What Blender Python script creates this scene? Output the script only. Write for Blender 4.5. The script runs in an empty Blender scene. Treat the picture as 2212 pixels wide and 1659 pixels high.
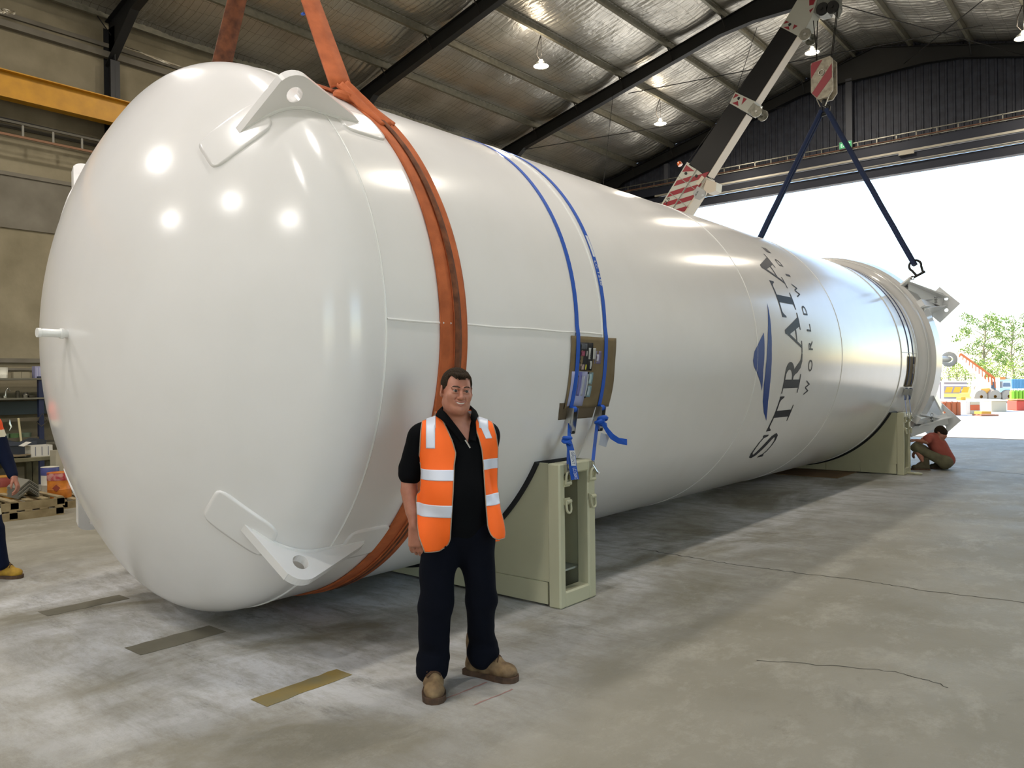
import bpy, bmesh, math, random
import numpy as np
from mathutils import Vector, Matrix
from mathutils.bvhtree import BVHTree
random.seed(7); rng = np.random.RandomState(7)
C = bpy.context.scene.collection
SC = bpy.context.scene

# ---------------------------------------------------------------- camera
YAW, PITCH, ROLL, HC, FPX = math.radians(39.6), math.radians(-0.15), math.radians(0.7), 1.7, 1700.0
F_ = np.array([-math.sin(YAW)*math.cos(PITCH), math.cos(YAW)*math.cos(PITCH), math.sin(PITCH)])
R0 = np.array([math.cos(YAW), math.sin(YAW), 0]); U0 = np.cross(R0, F_)
R_ = R0*math.cos(ROLL)-U0*math.sin(ROLL); U_ = U0*math.cos(ROLL)+R0*math.sin(ROLL)
CP = np.array([0, 0, HC])
cam = bpy.data.cameras.new('camera'); co = bpy.data.objects.new('camera', cam); C.objects.link(co)
cam.sensor_width = 36; cam.lens = FPX/2212*36; cam.clip_end = 600; cam.clip_start = .05
M = Matrix.Identity(4)
for i in range(3):
    M[i][0], M[i][1], M[i][2], M[i][3] = R_[i], U_[i], -F_[i], CP[i]
co.matrix_world = M; SC.camera = co
def ray(x, y): return F_+R_*(x-1106)/FPX-U_*(y-829.5)/FPX
def onY(x, y, Y): d = ray(x, y); return CP+d*(Y/d[1])
def onX(x, y, X): d = ray(x, y); return CP+d*(X/d[0])
def onZ(x, y, Z): d = ray(x, y); return CP+d*((Z-HC)/d[2])
def atD(x, y, D): return CP+ray(x, y)*D

# ---------------------------------------------------------------- world, sun, exposure
w = bpy.data.worlds.new('sky'); SC.world = w; w.use_nodes = True
nt = w.node_tree; bg = nt.nodes['Background']; sky = nt.nodes.new('ShaderNodeTexSky')
sky.sky_type = 'NISHITA'; sky.sun_disc = False; sky.sun_elevation = math.radians(38); sky.sun_rotation = math.radians(-95)
sky.air_density = 1.1; sky.dust_density = .25; sky.ozone_density = 1.0
nt.links.new(sky.outputs[0], bg.inputs[0]); bg.inputs[1].default_value = 0.54
sun = bpy.data.lights.new('sun', 'SUN'); sun.energy = 11; sun.angle = math.radians(.6); sun.color = (1, .93, .82)
so = bpy.data.objects.new('sun', sun); C.objects.link(so)
so.rotation_euler = Vector((-.93, .03, .72)).to_track_quat('Z', 'Y').to_euler()
SC.view_settings.view_transform = 'Standard'; SC.view_settings.look = 'None'
SC.view_settings.gamma = 1; SC.view_settings.use_curve_mapping = False
SC.view_settings.exposure = 0.3
LAMP_W = 112.0
LAMP_EMIT = 60.0
cy = SC.cycles
cy.max_bounces = 9; cy.diffuse_bounces = 6; cy.glossy_bounces = 5; cy.caustics_reflective = False; cy.caustics_refractive = False
cy.sample_clamp_indirect = 6; cy.use_denoising = True

# ---------------------------------------------------------------- materials
def lin(h):
    if isinstance(h, str):
        c = [int(h[i:i+2], 16)/255 for i in (0, 2, 4)]
        return tuple(x/12.92 if x <= .04045 else ((x+.055)/1.055)**2.4 for x in c)
    return h
MC = {}
def mat(name, col, rough=.5, metal=0., noise=None, col2=None, bump=None, coat=0., emit=None, spec=.5, alpha=None, trans=None, sss=None):
    if name in MC: return MC[name]
    m = bpy.data.materials.new(name); m.use_nodes = True; n = m.node_tree; b = n.nodes['Principled BSDF']
    col = lin(col); b.inputs['Base Color'].default_value = (*col, 1); b.inputs['Roughness'].default_value = rough
    b.inputs['Metallic'].default_value = metal; b.inputs['Coat Weight'].default_value = coat
    b.inputs['Coat Roughness'].default_value = .05; b.inputs['Specular IOR Level'].default_value = spec
    tc = n.nodes.new('ShaderNodeTexCoord')
    if noise:
        t = n.nodes.new('ShaderNodeTexNoise'); t.inputs['Scale'].default_value = noise[0]; t.inputs['Detail'].default_value = 6
        n.links.new(tc.outputs['Object'], t.inputs['Vector'])
        r = n.nodes.new('ShaderNodeValToRGB'); r.color_ramp.elements[0].position = noise[1]; r.color_ramp.elements[1].position = noise[2]
        c2 = lin(col2) if col2 else tuple(x*.6 for x in col)
        r.color_ramp.elements[0].color = (*c2, 1); r.color_ramp.elements[1].color = (*col, 1)
        n.links.new(t.outputs['Fac'], r.inputs['Fac']); n.links.new(r.outputs['Color'], b.inputs['Base Color'])
    if bump:
        t = n.nodes.new('ShaderNodeTexNoise'); t.inputs['Scale'].default_value = bump[0]; t.inputs['Detail'].default_value = 4
        n.links.new(tc.outputs['Object'], t.inputs['Vector'])
        u = n.nodes.new('ShaderNodeBump'); u.inputs['Strength'].default_value = bump[1]; u.inputs['Distance'].default_value = bump[2]
        n.links.new(t.outputs['Fac'], u.inputs['Height']); n.links.new(u.outputs['Normal'], b.inputs['Normal'])
    if emit:
        b.inputs['Emission Color'].default_value = (*lin(emit[0]), 1); b.inputs['Emission Strength'].default_value = emit[1]
    if trans: b.inputs['Transmission Weight'].default_value = trans
    if sss:
        b.inputs['Subsurface Weight'].default_value = sss; b.inputs['Subsurface Radius'].default_value = (.6, .2, .1); b.inputs['Subsurface Scale'].default_value = .012
    MC[name] = m; return m

TANKW = mat('tank_white_paint', (.80, .785, .78), .17, noise=(3.5, .3, .7), col2=(.78, .765, .755), bump=(240, .05, .002))
WELDW = mat('weld_white_paint', (.80, .80, .785), .2, bump=(90, .3, .003), coat=.2)
LEGW = mat('leg_white_paint', (.80, .81, .82), .35)
STEELD = mat('dark_steel_beam', '17181a', .55, noise=(3, .3, .8), col2='0c0d0e')
CREAM = mat('cream_cradle_paint', 'bebc9f', .42, noise=(2.2, .3, .8), col2='b4b296', bump=(60, .05, .003))
CREAMD = mat('cream_inner', 'a4a89c', .5)
RUB = mat('black_rubber', '0b0c0f', .6)
BLUE = mat('blue_webbing', '0d4fb4', .6, bump=(300, .3, .001))
BLUED = mat('dark_blue_webbing', '0a2b66', .7)
GALV = mat('galvanised_steel', '9b9a90', .38, .8, noise=(14, .35, .7), col2='74736a')
CHROME = mat('zinc_plated', 'c3c3c0', .28, .95)
ORSL = mat('orange_sling_web', 'c2683a', .85, noise=(9, .3, .7), col2='a2542c', bump=(120, .5, .004))
ORSLD = mat('orange_sling_dark', '7e4a2c', .85, noise=(14, .3, .7), col2='4b2a18')  # darker brown web for one fold and the left leg
CARD = mat('brown_cardboard', '77684c', .85, noise=(7, .3, .7), col2='6a5b41')
CARDD = mat('cardboard_flap', '5f5240', .9)
CONC = mat('wall_concrete', '8d836b', .85, noise=(1.6, .28, .75), col2='6f664f', bump=(18, .25, .01))
CONCD = mat('wall_concrete_grey', '767063', .85, noise=(1.8, .28, .75), col2='5e584b')
YEL = mat('yellow_beam_paint', 'b8840f', .5, noise=(5, .3, .7), col2='a5740c')
REDST = mat('red_hazard', '8c1a28', .45); WHST = mat('white_hazard', 'b9bab0', .45)
BOOMB = mat('boom_black', '0e0e10', .4, noise=(2.5, .3, .8), col2='08080a', spec=.3)
BOOMC = mat('boom_cream', 'cfc4b4', .4)
ROPE = mat('steel_rope', '23211f', .6, .3)
SLB = mat('navy_round_sling', '14264a', .8)
SKIN = mat('skin', 'b27a63', .5, noise=(30, .3, .7), col2='a56c57', sss=.15, bump=(220, .12, .001))
LIP = mat('lip', 'a4695b', .45)
HAIR = mat('brown_hair', '1f1812', .9, noise=(160, .35, .65), col2='382c20', spec=.15)
BROW = mat('eyebrow_hair', '3c2b20', .8)
EYEW = mat('eye_white', '9c9088', .3); IRIS = mat('iris', '2b2420', .15); TOOTH = mat('teeth', 'd8d2c6', .3)
NAVY = mat('black_polo_cloth', '050609', .95, bump=(350, .2, .001), spec=.15)
NAVYT = mat('navy_trouser_cloth', '060914', .95, bump=(300, .2, .001), spec=.15)
HIVIS = mat('hi_vis_orange', 'ff6a14', .7, emit=None, bump=(260, .15, .001))
REFL = mat('reflective_silver', 'd6dcea', .38, .1)
PIPE = mat('grey_piping', 'a08c78', .8)
BOOT = mat('tan_boot_leather', '8c7452', .8, noise=(16, .35, .65), col2='5f4a32', bump=(60, .3, .002))
SOLE = mat('brown_boot_sole', '5b4330', .8, noise=(20, .3, .7), col2='3c2c20')
LACE = mat('boot_lace', '4a3320', .9)
WOOD = mat('pallet_wood', '9a8a68', .85, noise=(6, .3, .7), col2='7c6c4c')
FOILSIDE = mat('foil_scrap', 'c8c0ae', .3, .8, bump=(18, .8, .02))

# ---------------------------------------------------------------- object helpers
def mesh(name, V, Fc, m, parent=None, smooth=False, fm=None, solid=None):
    me = bpy.data.meshes.new(name); me.from_pydata([tuple(map(float, v)) for v in V], [], [tuple(map(int, f)) for f in Fc]); me.update()
    for x in (m if isinstance(m, (list, tuple)) else [m]): me.materials.append(x)
    if fm is not None: me.polygons.foreach_set('material_index', np.array(fm, dtype=np.int32))
    if smooth: me.polygons.foreach_set('use_smooth', np.ones(len(me.polygons), dtype=bool))
    o = bpy.data.objects.new(name, me); C.objects.link(o)
    if parent: par(o, parent)
    if solid:
        s = o.modifiers.new('solid', 'SOLIDIFY'); s.thickness = solid; s.offset = 0
    return o
WM = {}
def par(o, p):
    o.parent = p
    o.matrix_parent_inverse = WM.get(p.name, Matrix.Identity(4)).inverted()
def thing(name, label, cat, loc=(0, 0, 0), rz=0, group=None):
    o = bpy.data.objects.new(name, None); C.objects.link(o); o.empty_display_size = .1
    o.location = loc; o.rotation_euler = (0, 0, rz); o['label'] = label; o['category'] = cat
    if group: o['group'] = group
    WM[o.name] = Matrix.Translation(loc) @ Matrix.Rotation(rz, 4, 'Z')
    return o
def tag(o, label, cat, group=None, kind=None):
    o['label'] = label; o['category'] = cat
    if group: o['group'] = group
    if kind: o['kind'] = kind
    return o
def struct(o, label=None):
    o['kind'] = 'structure'
    if label: o['label'] = label
    return o
def frame(d, up=(0, 0, 1)):
    d = Vector(d).normalized(); u = Vector(up)
    if abs(d.dot(u)) > .98: u = Vector((0, 1, 0))
    s = d.cross(u).normalized(); u = s.cross(d).normalized(); return d, s, u
class MB:
    def __init__(s): s.V = []; s.F = []; s.M = []
    def add(s, V, F, mi=0):
        b = len(s.V); s.V += [tuple(v) for v in V]; s.F += [tuple(b+i for i in f) for f in F]; s.M += [mi]*len(F); return s
    def box(s, c, d, R=None, mi=0, bev=0):
        c = Vector(c); h = Vector(d)/2; R = R or Matrix.Identity(3)
        if bev:
            b = min(bev, min(h)*.9); pts = []
            bm = bmesh.new(); bmesh.ops.create_cube(bm, size=1)
            for v in bm.verts: v.co = Vector((v.co.x*d[0], v.co.y*d[1], v.co.z*d[2]))
            bmesh.ops.bevel(bm, geom=list(bm.edges), offset=b, segments=1, affect='EDGES', profile=.5)
            bm.verts.index_update()
            V = [c+R@v.co for v in bm.verts]; F = [[v.index for v in f.verts] for f in bm.faces]; bm.free()
            return s.add(V, F, mi)
        V = [c+R@Vector((x*h.x, y*h.y, z*h.z)) for x in (-1, 1) for y in (-1, 1) for z in (-1, 1)]
        return s.add(V, [(0, 1, 3, 2), (4, 6, 7, 5), (0, 4, 5, 1), (2, 3, 7, 6), (0, 2, 6, 4), (1, 5, 7, 3)], mi)
    def b2(s, a, b, mi=0, bev=0):
        a = Vector(a); b = Vector(b); return s.box((a+b)/2, [abs(x) for x in (b-a)], None, mi, bev)
    def bar(s, a, b, w_, h_, up=(0, 0, 1), mi=0):
        a = Vector(a); b = Vector(b); d, sd, u = frame(b-a, up)
        R = Matrix((d, sd, u)).transposed(); return s.box((a+b)/2, ((b-a).length, w_, h_), R, mi)
    def tube(s, P, r, n=8, mi=0, cap=True, closed=False, flat=1.0, up=(0, 0, 1)):
        P = [Vector(p) for p in P]; rs = r if isinstance(r, (list, tuple)) else [r]*len(P); V = []; N = len(P); pu = None
        for i, p in enumerate(P):
            if closed: t = P[(i+1) % N]-P[i-1]
            else: t = P[min(i+1, N-1)]-P[max(i-1, 0)]
            d, sd, u = frame(t, pu or up); pu = u
            for k in range(n):
                a = 2*math.pi*k/n; V.append(p+sd*math.cos(a)*rs[i]+u*math.sin(a)*rs[i]*flat)
        F = []
        for i in range(N if closed else N-1):
            j = (i+1) % N
            for k in range(n): F.append((i*n+k, i*n+(k+1) % n, j*n+(k+1) % n, j*n+k))
        if cap and not closed: F += [tuple(range(n))[::-1], tuple((N-1)*n+k for k in range(n))]
        return s.add(V, F, mi)
    def cyl(s, a, b, r, n=16, mi=0, r2=None): return s.tube([a, b], [r, r if r2 is None else r2], n, mi)
    def prism(s, pts, vec, mi=0, fan=False):
        P = [Vector(p) for p in pts]; v = Vector(vec); n = len(P)
        V = P+[p+v for p in P]; F = [tuple(range(n))[::-1], tuple(range(n, 2*n))]
        F += [(i, (i+1) % n, n+(i+1) % n, n+i) for i in range(n)]; return s.add(V, F, mi)
    def lathe(s, prof, o, ax=(0, 0, 1), n=24, mi=0):
        o = Vector(o); d, sd, u = frame(ax); V = []
        for r, h in prof:
            for k in range(n):
                a = 2*math.pi*k/n; V.append(o+d*h+(sd*math.cos(a)+u*math.sin(a))*max(r, 1e-4))
        F = [(i*n+k, i*n+(k+1) % n, (i+1)*n+(k+1) % n, (i+1)*n+k) for i in range(len(prof)-1) for k in range(n)]
        return s.add(V, F, mi)
    def ring(s, c, ax, R, r, n=20, m=6, mi=0, a0=0, a1=2*math.pi, sy=1.0):
        c = Vector(c); d, sd, u = frame(ax); full = abs(a1-a0-2*math.pi) < 1e-6; N = n if full else n+1
        P = [c+sd*math.cos(a0+(a1-a0)*i/n)*R+u*math.sin(a0+(a1-a0)*i/n)*R*sy for i in range(N)]
        return s.tube(P, r, m, mi, closed=full, up=ax)
    def build(s, name, m, parent=None, smooth=False, solid=None):
        o = mesh(name, s.V, s.F, m, parent, smooth, s.M if isinstance(m, (list, tuple)) else None, solid)
        if smooth:
            bm = bmesh.new(); bm.from_mesh(o.data)
            for e in bm.edges:
                if len(e.link_faces) == 2 and e.calc_face_angle(0) > .7: e.smooth = False
            bm.to_mesh(o.data); bm.free()
        return o
def dup(root, loc, label=None, rz=None):
    r = root.copy(); C.objects.link(r); r.location = loc
    if rz is not None: r.rotation_euler = (0, 0, rz)
    if label: r['label'] = label
    for ch in list(root.children):
        c = ch.copy(); C.objects.link(c); c.parent = r; c.matrix_parent_inverse = ch.matrix_parent_inverse.copy()
        for g in ch.children:
            d = g.copy(); C.objects.link(d); d.parent = c; d.matrix_parent_inverse = g.matrix_parent_inverse.copy()
    return r
def text_mesh(txt, size=1.0, spacing=1.0, ext=0):
    cu = bpy.data.curves.new('t', 'FONT'); cu.body = txt; cu.size = size; cu.space_character = spacing; cu.extrude = ext
    o = bpy.data.objects.new('t', cu); C.objects.link(o)
    dg = bpy.context.evaluated_depsgraph_get(); me = bpy.data.meshes.new_from_object(o.evaluated_get(dg))
    V = [tuple(v.co) for v in me.vertices]; F = [tuple(p.vertices) for p in me.polygons]
    bpy.data.objects.remove(o); bpy.data.curves.remove(cu); bpy.data.meshes.remove(me); return V, F

# ================================================================ FLOOR
XL, XR, YF, YB = -16.1, 3.3, 24.72, -10.8
def floor_material():
    m = bpy.data.materials.new('floor_concrete'); m.use_nodes = True; n = m.node_tree; b = n.nodes['Principled BSDF']; L = n.links
    tc = n.nodes.new('ShaderNodeTexCoord'); O = tc.outputs['Object']
    def noise(sc, det=8, rough=.6, stretch=None, dist=0):
        v = O
        if stretch:
            mp = n.nodes.new('ShaderNodeMapping'); mp.inputs['Scale'].default_value = stretch; L.new(O, mp.inputs['Vector']); v = mp.outputs[0]
        t = n.nodes.new('ShaderNodeTexNoise'); t.inputs['Scale'].default_value = sc; t.inputs['Detail'].default_value = det
        t.inputs['Roughness'].default_value = rough; t.inputs['Distortion'].default_value = dist; L.new(v, t.inputs['Vector']); return t.outputs['Fac']
    def ramp(f, a, b_, c0=(0, 0, 0), c1=(1, 1, 1)):
        r = n.nodes.new('ShaderNodeValToRGB'); r.color_ramp.elements[0].position = a; r.color_ramp.elements[1].position = b_
        r.color_ramp.elements[0].color = (*c0, 1); r.color_ramp.elements[1].color = (*c1, 1); L.new(f, r.inputs['Fac']); return r.outputs['Color']
    def mix(a, c, f, mode='MIX'):
        x = n.nodes.new('ShaderNodeMix'); x.data_type = 'RGBA'; x.blend_type = mode
        for v, i in ((f, 0), (a, 6), (c, 7)):
            if hasattr(v, 'links') or hasattr(v, 'is_linked'): L.new(v, x.inputs[i])
            elif i == 0: x.inputs[0].default_value = v
            else: x.inputs[i].default_value = (*v, 1)
        return x.outputs[2]
    def math_(op, a, c=None, cl=False):
        x = n.nodes.new('ShaderNodeMath'); x.operation = op; x.use_clamp = cl
        for v, i in ((a, 0), (c, 1)):
            if v is None: continue
            if isinstance(v, (int, float)): x.inputs[i].default_value = v
            else: L.new(v, x.inputs[i])
        return x.outputs[0]
    base = mix(lin('8f8b7e'), lin('7a7565'), ramp(noise(.45), .35, .65))
    base = mix(base, lin('a09c8f'), ramp(noise(2.6, 13, .8, (.9, .55, 1), .15), .5, .70))
    base = mix(base, lin('6f6b5f'), ramp(noise(1.4, 12, .8, (.9, .6, 1), .2), .56, .72))
    # white primer dust under and beside the tank, painted whiter to brighten the shade
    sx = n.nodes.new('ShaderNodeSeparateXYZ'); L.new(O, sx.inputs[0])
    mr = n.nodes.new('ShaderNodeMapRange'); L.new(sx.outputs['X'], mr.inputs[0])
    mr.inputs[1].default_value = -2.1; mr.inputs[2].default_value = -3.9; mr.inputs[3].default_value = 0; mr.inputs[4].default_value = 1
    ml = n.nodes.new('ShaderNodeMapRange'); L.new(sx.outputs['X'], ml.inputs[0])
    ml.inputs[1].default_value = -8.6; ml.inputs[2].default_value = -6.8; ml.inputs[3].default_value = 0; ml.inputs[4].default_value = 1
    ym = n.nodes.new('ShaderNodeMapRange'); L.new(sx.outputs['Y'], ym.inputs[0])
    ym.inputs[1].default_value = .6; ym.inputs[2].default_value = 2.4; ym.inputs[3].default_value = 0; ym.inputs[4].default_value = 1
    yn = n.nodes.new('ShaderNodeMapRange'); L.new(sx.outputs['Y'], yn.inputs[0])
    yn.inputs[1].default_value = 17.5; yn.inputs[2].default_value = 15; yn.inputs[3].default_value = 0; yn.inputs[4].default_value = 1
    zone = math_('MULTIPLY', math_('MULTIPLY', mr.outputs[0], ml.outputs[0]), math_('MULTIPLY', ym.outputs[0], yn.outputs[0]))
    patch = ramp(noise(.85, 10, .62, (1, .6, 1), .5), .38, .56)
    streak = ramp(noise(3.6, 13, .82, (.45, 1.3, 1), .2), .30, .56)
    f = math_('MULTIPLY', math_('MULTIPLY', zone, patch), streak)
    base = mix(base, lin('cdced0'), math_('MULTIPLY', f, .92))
    base = mix(base, lin('5f5d57'), math_('MULTIPLY', math_('MULTIPLY', zone, ramp(noise(2.1, 13, .85, (.4, 1.2, 1), .2), .55, .63)), .6))
    base = mix(base, lin('d2cfc4'), math_('MULTIPLY', ramp(noise(26, 6, .8, (.6, 1.4, 1)), .70, .76), .5))
    base = mix(base, lin('4d4a3c'), math_('MULTIPLY', ramp(noise(.28, 5, .5), .6, .78), .45))
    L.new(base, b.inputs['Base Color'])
    rr = n.nodes.new('ShaderNodeMapRange'); L.new(noise(1.4, 6), rr.inputs[0]); rr.inputs[3].default_value = .42; rr.inputs[4].default_value = .8
    L.new(rr.outputs[0], b.inputs['Roughness']); b.inputs['Specular IOR Level'].default_value = .35
    bu = n.nodes.new('ShaderNodeBump'); bu.inputs['Strength'].default_value = .6; bu.inputs['Distance'].default_value = .014
    hs = math_('ADD', noise(3.5, 12, .75, (1, .5, 1), 1.2), math_('MULTIPLY', noise(45, 4), .25))
    L.new(hs, bu.inputs['Height']); L.new(bu.outputs[0], b.inputs['Normal'])
    return m
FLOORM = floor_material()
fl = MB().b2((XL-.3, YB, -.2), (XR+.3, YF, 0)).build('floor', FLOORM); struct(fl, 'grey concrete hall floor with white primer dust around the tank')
BARE = mat('bare_floor_patch', '6f6b5c', .8, noise=(5, .3, .7), col2='625e50'); BAREY = mat('bare_floor_patch_ochre', '7c7352', .8, noise=(5, .3, .7), col2='8a7438')
for (x0, x1, y0, y1, m_) in ((-6.58, -6.40, 2.29, 2.89, BARE), (-5.22, -4.99, 2.32, 2.91, BARE), (-3.81, -3.66, 2.36, 2.93, BAREY)):
    n_ = 9; pts = [(x0+rng.uniform(-.008, .008), y0+(y1-y0)*i/n_, .001) for i in range(n_+1)]+[(x1+rng.uniform(-.008, .008), y1-(y1-y0)*i/n_, .001) for i in range(n_+1)]
    MB().prism(pts[::-1], (0, 0, .0015)).build('bare_patch', m_, fl)
REDC = mat('red_chalk', '9a7870', .9)
def ribbon_path(P, w_, z=.0012):
    V = []; Fc = []
    for i, p in enumerate(P):
        q = np.array(P[min(i+1, len(P)-1)])-np.array(P[max(i-1, 0)]); q = q/np.linalg.norm(q); nn = np.array([-q[1], q[0]])
        ww = w_*rng.uniform(.6, 1.3)/2
        V += [(p[0]+nn[0]*ww, p[1]+nn[1]*ww, z), (p[0]-nn[0]*ww, p[1]-nn[1]*ww, z)]
        if i: Fc.append((2*i-2, 2*i-1, 2*i+1, 2*i))
    return V, Fc
for a, b in (((-2.81, 3.05), (-2.785, 3.34)), ((-2.99, 2.99), (-2.965, 3.33))):
    P = [(a[0]+(b[0]-a[0])*t+rng.uniform(-.003, .003), a[1]+(b[1]-a[1])*t) for t in np.linspace(0, 1, 12)]
    V, Fc = ribbon_path(P, .012); mesh('chalk_line', V, Fc, REDC, fl)
CRK = mat('crack_dark', '3a372f', .9)
for pts, w_ in (([(-4.1, 6.93), (-3.2, 6.85), (-2.56, 6.87), (-2, 6.94), (-1.5, 6.9), (-.85, 6.97), (.8, 6.94), (3.2, 6.92)], .012),
                ([(-4.6, 16.7), (-3.03, 16.57), (-1.86, 16.03), (0, 16.1), (3, 15.9)], .02), ([(-1.9, 4.6), (-1.2, 4.9), (-.9, 4.82)], .008)):
    P = []
    for i in range(len(pts)-1):
        for t in np.linspace(0, 1, 14, endpoint=False):
            P.append((pts[i][0]+(pts[i+1][0]-pts[i][0])*t+rng.uniform(-.01, .01), pts[i][1]+(pts[i+1][1]-pts[i][1])*t+rng.uniform(-.018, .018)))
    V, Fc = ribbon_path(P, w_); mesh('crack', V, Fc, CRK, fl)
# yard outside
YARD = mat('yard_concrete', 'cfc8bb', .8, noise=(.25, .3, .75), col2='b9b09f')
struct(MB().b2((-90, YF, -.2), (90, 150, -.03)).b2((-90, YB-60, -.2), (90, YB, -.03)).b2((XR+.3, YB, -.2), (90, YF, -.03)).build('trim_1', YARD), 'sunlit concrete yard outside the hall')
struct(MB().b2((XL, YF-.02, -.05), (XR, YF+.1, .012)).build('trim_2', mat('threshold_steel', '6b625c', .6)), 'steel threshold strip at the big door')

# ================================================================ WALLS
wl = MB()
wl.b2((XL-.2, YB, 0), (XL, YF, 8.75)); wl.b2((XL-.2, YB, 8.7), (XL-.05, YF, 9.2)); WLO = wl.build('wall_left', CONC); struct(WLO, 'concrete panel wall on the left')
for (z0, z1, d) in ((2.16, 2.24, .05), (2.02, 2.06, .03), (4.6, 4.66, .03), (5.55, 5.62, .04), (8.2, 8.32, .12), (8.42, 8.5, .05)):
    MB().b2((XL, YB, z0), (XL+d, YF, z1)).build('ledge', CONCD, WLO)
MB().b2((XL, YB, 4.66), (XL+.012, YF, 5.55)).build('panel_band', CONCD, WLO)
for y in (1.07, 7.0, 12.93, 18.85): MB().b2((XL, y+1.35, 0), (XL+.008, y+1.38, 8.2)).build('panel_joint', CRK, WLO)
RIDGE, SL, ZR = -6.4, .25, 11.32
def zp(x): return ZR-SL*abs(x-RIDGE)          # underside of purlins
CLAD = mat('dark_wall_cladding', '363a46', .6, .2, noise=(6, .3, .7), col2='262934')
def corrugated(x0, x1, y, zlo, zhi, name, axis='x', pitch=.2, dep=.03):
    V = []; Fc = []; x = x0; prof = [(0, 0), (.30, 0), (.38, 1), (.62, 1), (.70, 0)]
    xs = []
    k = 0
    while x0+k*pitch < x1:
        for (u, d) in prof:
            xx = x0+(k+u)*pitch
            if xx <= x1: xs.append((xx, d*dep))
        k += 1
    for (xx, d) in xs:
        zt = zhi(xx) if callable(zhi) else zhi
        for z in (zlo, zt): V.append((xx, y-d, z) if axis == 'x' else (y-d, xx, z))
    n_ = len(xs); Fc = [(2*i, 2*i+2, 2*i+3, 2*i+1) for i in range(n_-1)]
    # give the sheet a back skin so that it has thickness
    o = mesh(name, V, Fc, CLAD); s = o.modifiers.new('solid', 'SOLIDIFY'); s.thickness = .01; return o
wf = corrugated(XL, XR, YF, 8.4, lambda x: zp(x)+.2, 'wall_front'); struct(wf, 'corrugated gable cladding above the big door')
# jambs of the gable wall
DX0, DX1 = -13.6, .9
MB().b2((XL, YF-.05, 0), (DX0, YF+.1, 8.4)).b2((DX1, YF-.05, 0), (XR, YF+.1, 8.4)).build('door_jamb', CLAD, wf)
DKB = mat('door_header_dark', '232734', .5, .3); RAIL = mat('door_rail_light', 'a9a498', .4, .5)
hd = MB(); hd.b2((XL, YF-.35, 8.14), (XR, YF+.05, 8.40)); hd.b2((XL, YF-.30, 7.86), (XR, YF-.05, 8.06)); hd.b2((XL, YF-.22, 7.54), (XR, YF+.02, 7.80))
hd.build('door_header', DKB, wf)
for z, h_, y in ((8.08, .06, .36), (7.835, .022, .33), (7.80, .018, .30)): MB().b2((DX0, YF-y, z), (XR, YF-y+.06, z+h_)).build('door_rail', RAIL, wf)
MB().b2((-5.75, YF-.4, 8.0), (-5.35, YF-.3, 8.1)).build('rail_joint_plate', RAIL, wf)
# gable frame: mullions and haunched rafter
MB().b2((-7.23, YF-.22, 8.4), (-7.05, YF-.06, 10.6)).b2((-13.3, YF-.22, 8.4), (-13.15, YF-.06, 9.2)).b2((.3, YF-.22, 8.4), (.45, YF-.06, 9.4)).build('mullion', mat('mullion_grey', '4a4c54', .6), wf)
wr = MB()
wr.b2((XR, YB, 4.6), (XR+.15, -3.6, 9.2)); wr.b2((XR, YB, 0), (XR+.15, -9.6, 4.6)); wr.b2((XR, -3.6, 0), (XR+.15, 1.6, 9.2)); wr.b2((XR, 4.2, 0), (XR+.15, YF, 9.2)); wr.b2((XR, 1.6, 4.0), (XR+.15, 4.2, 9.2))
PALE = mat('pale_wall_paint', 'd9dbd8', .7)
struct(wr.build('wall_right', PALE), 'concrete wall on the right with an open roller door')
wb = MB(); wb.b2((XL, YB-.15, 0), (XR, YB, 8.5))
wb.prism([(XL, YB, 8.5), (XR, YB, 8.5), (XR, YB, zp(XR)+.2), (RIDGE, YB, ZR+.2), (XL, YB, zp(XL)+.2)], (0, -.15, 0))
struct(wb.build('wall_back', PALE), 'closed rear wall of the hall')

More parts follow.
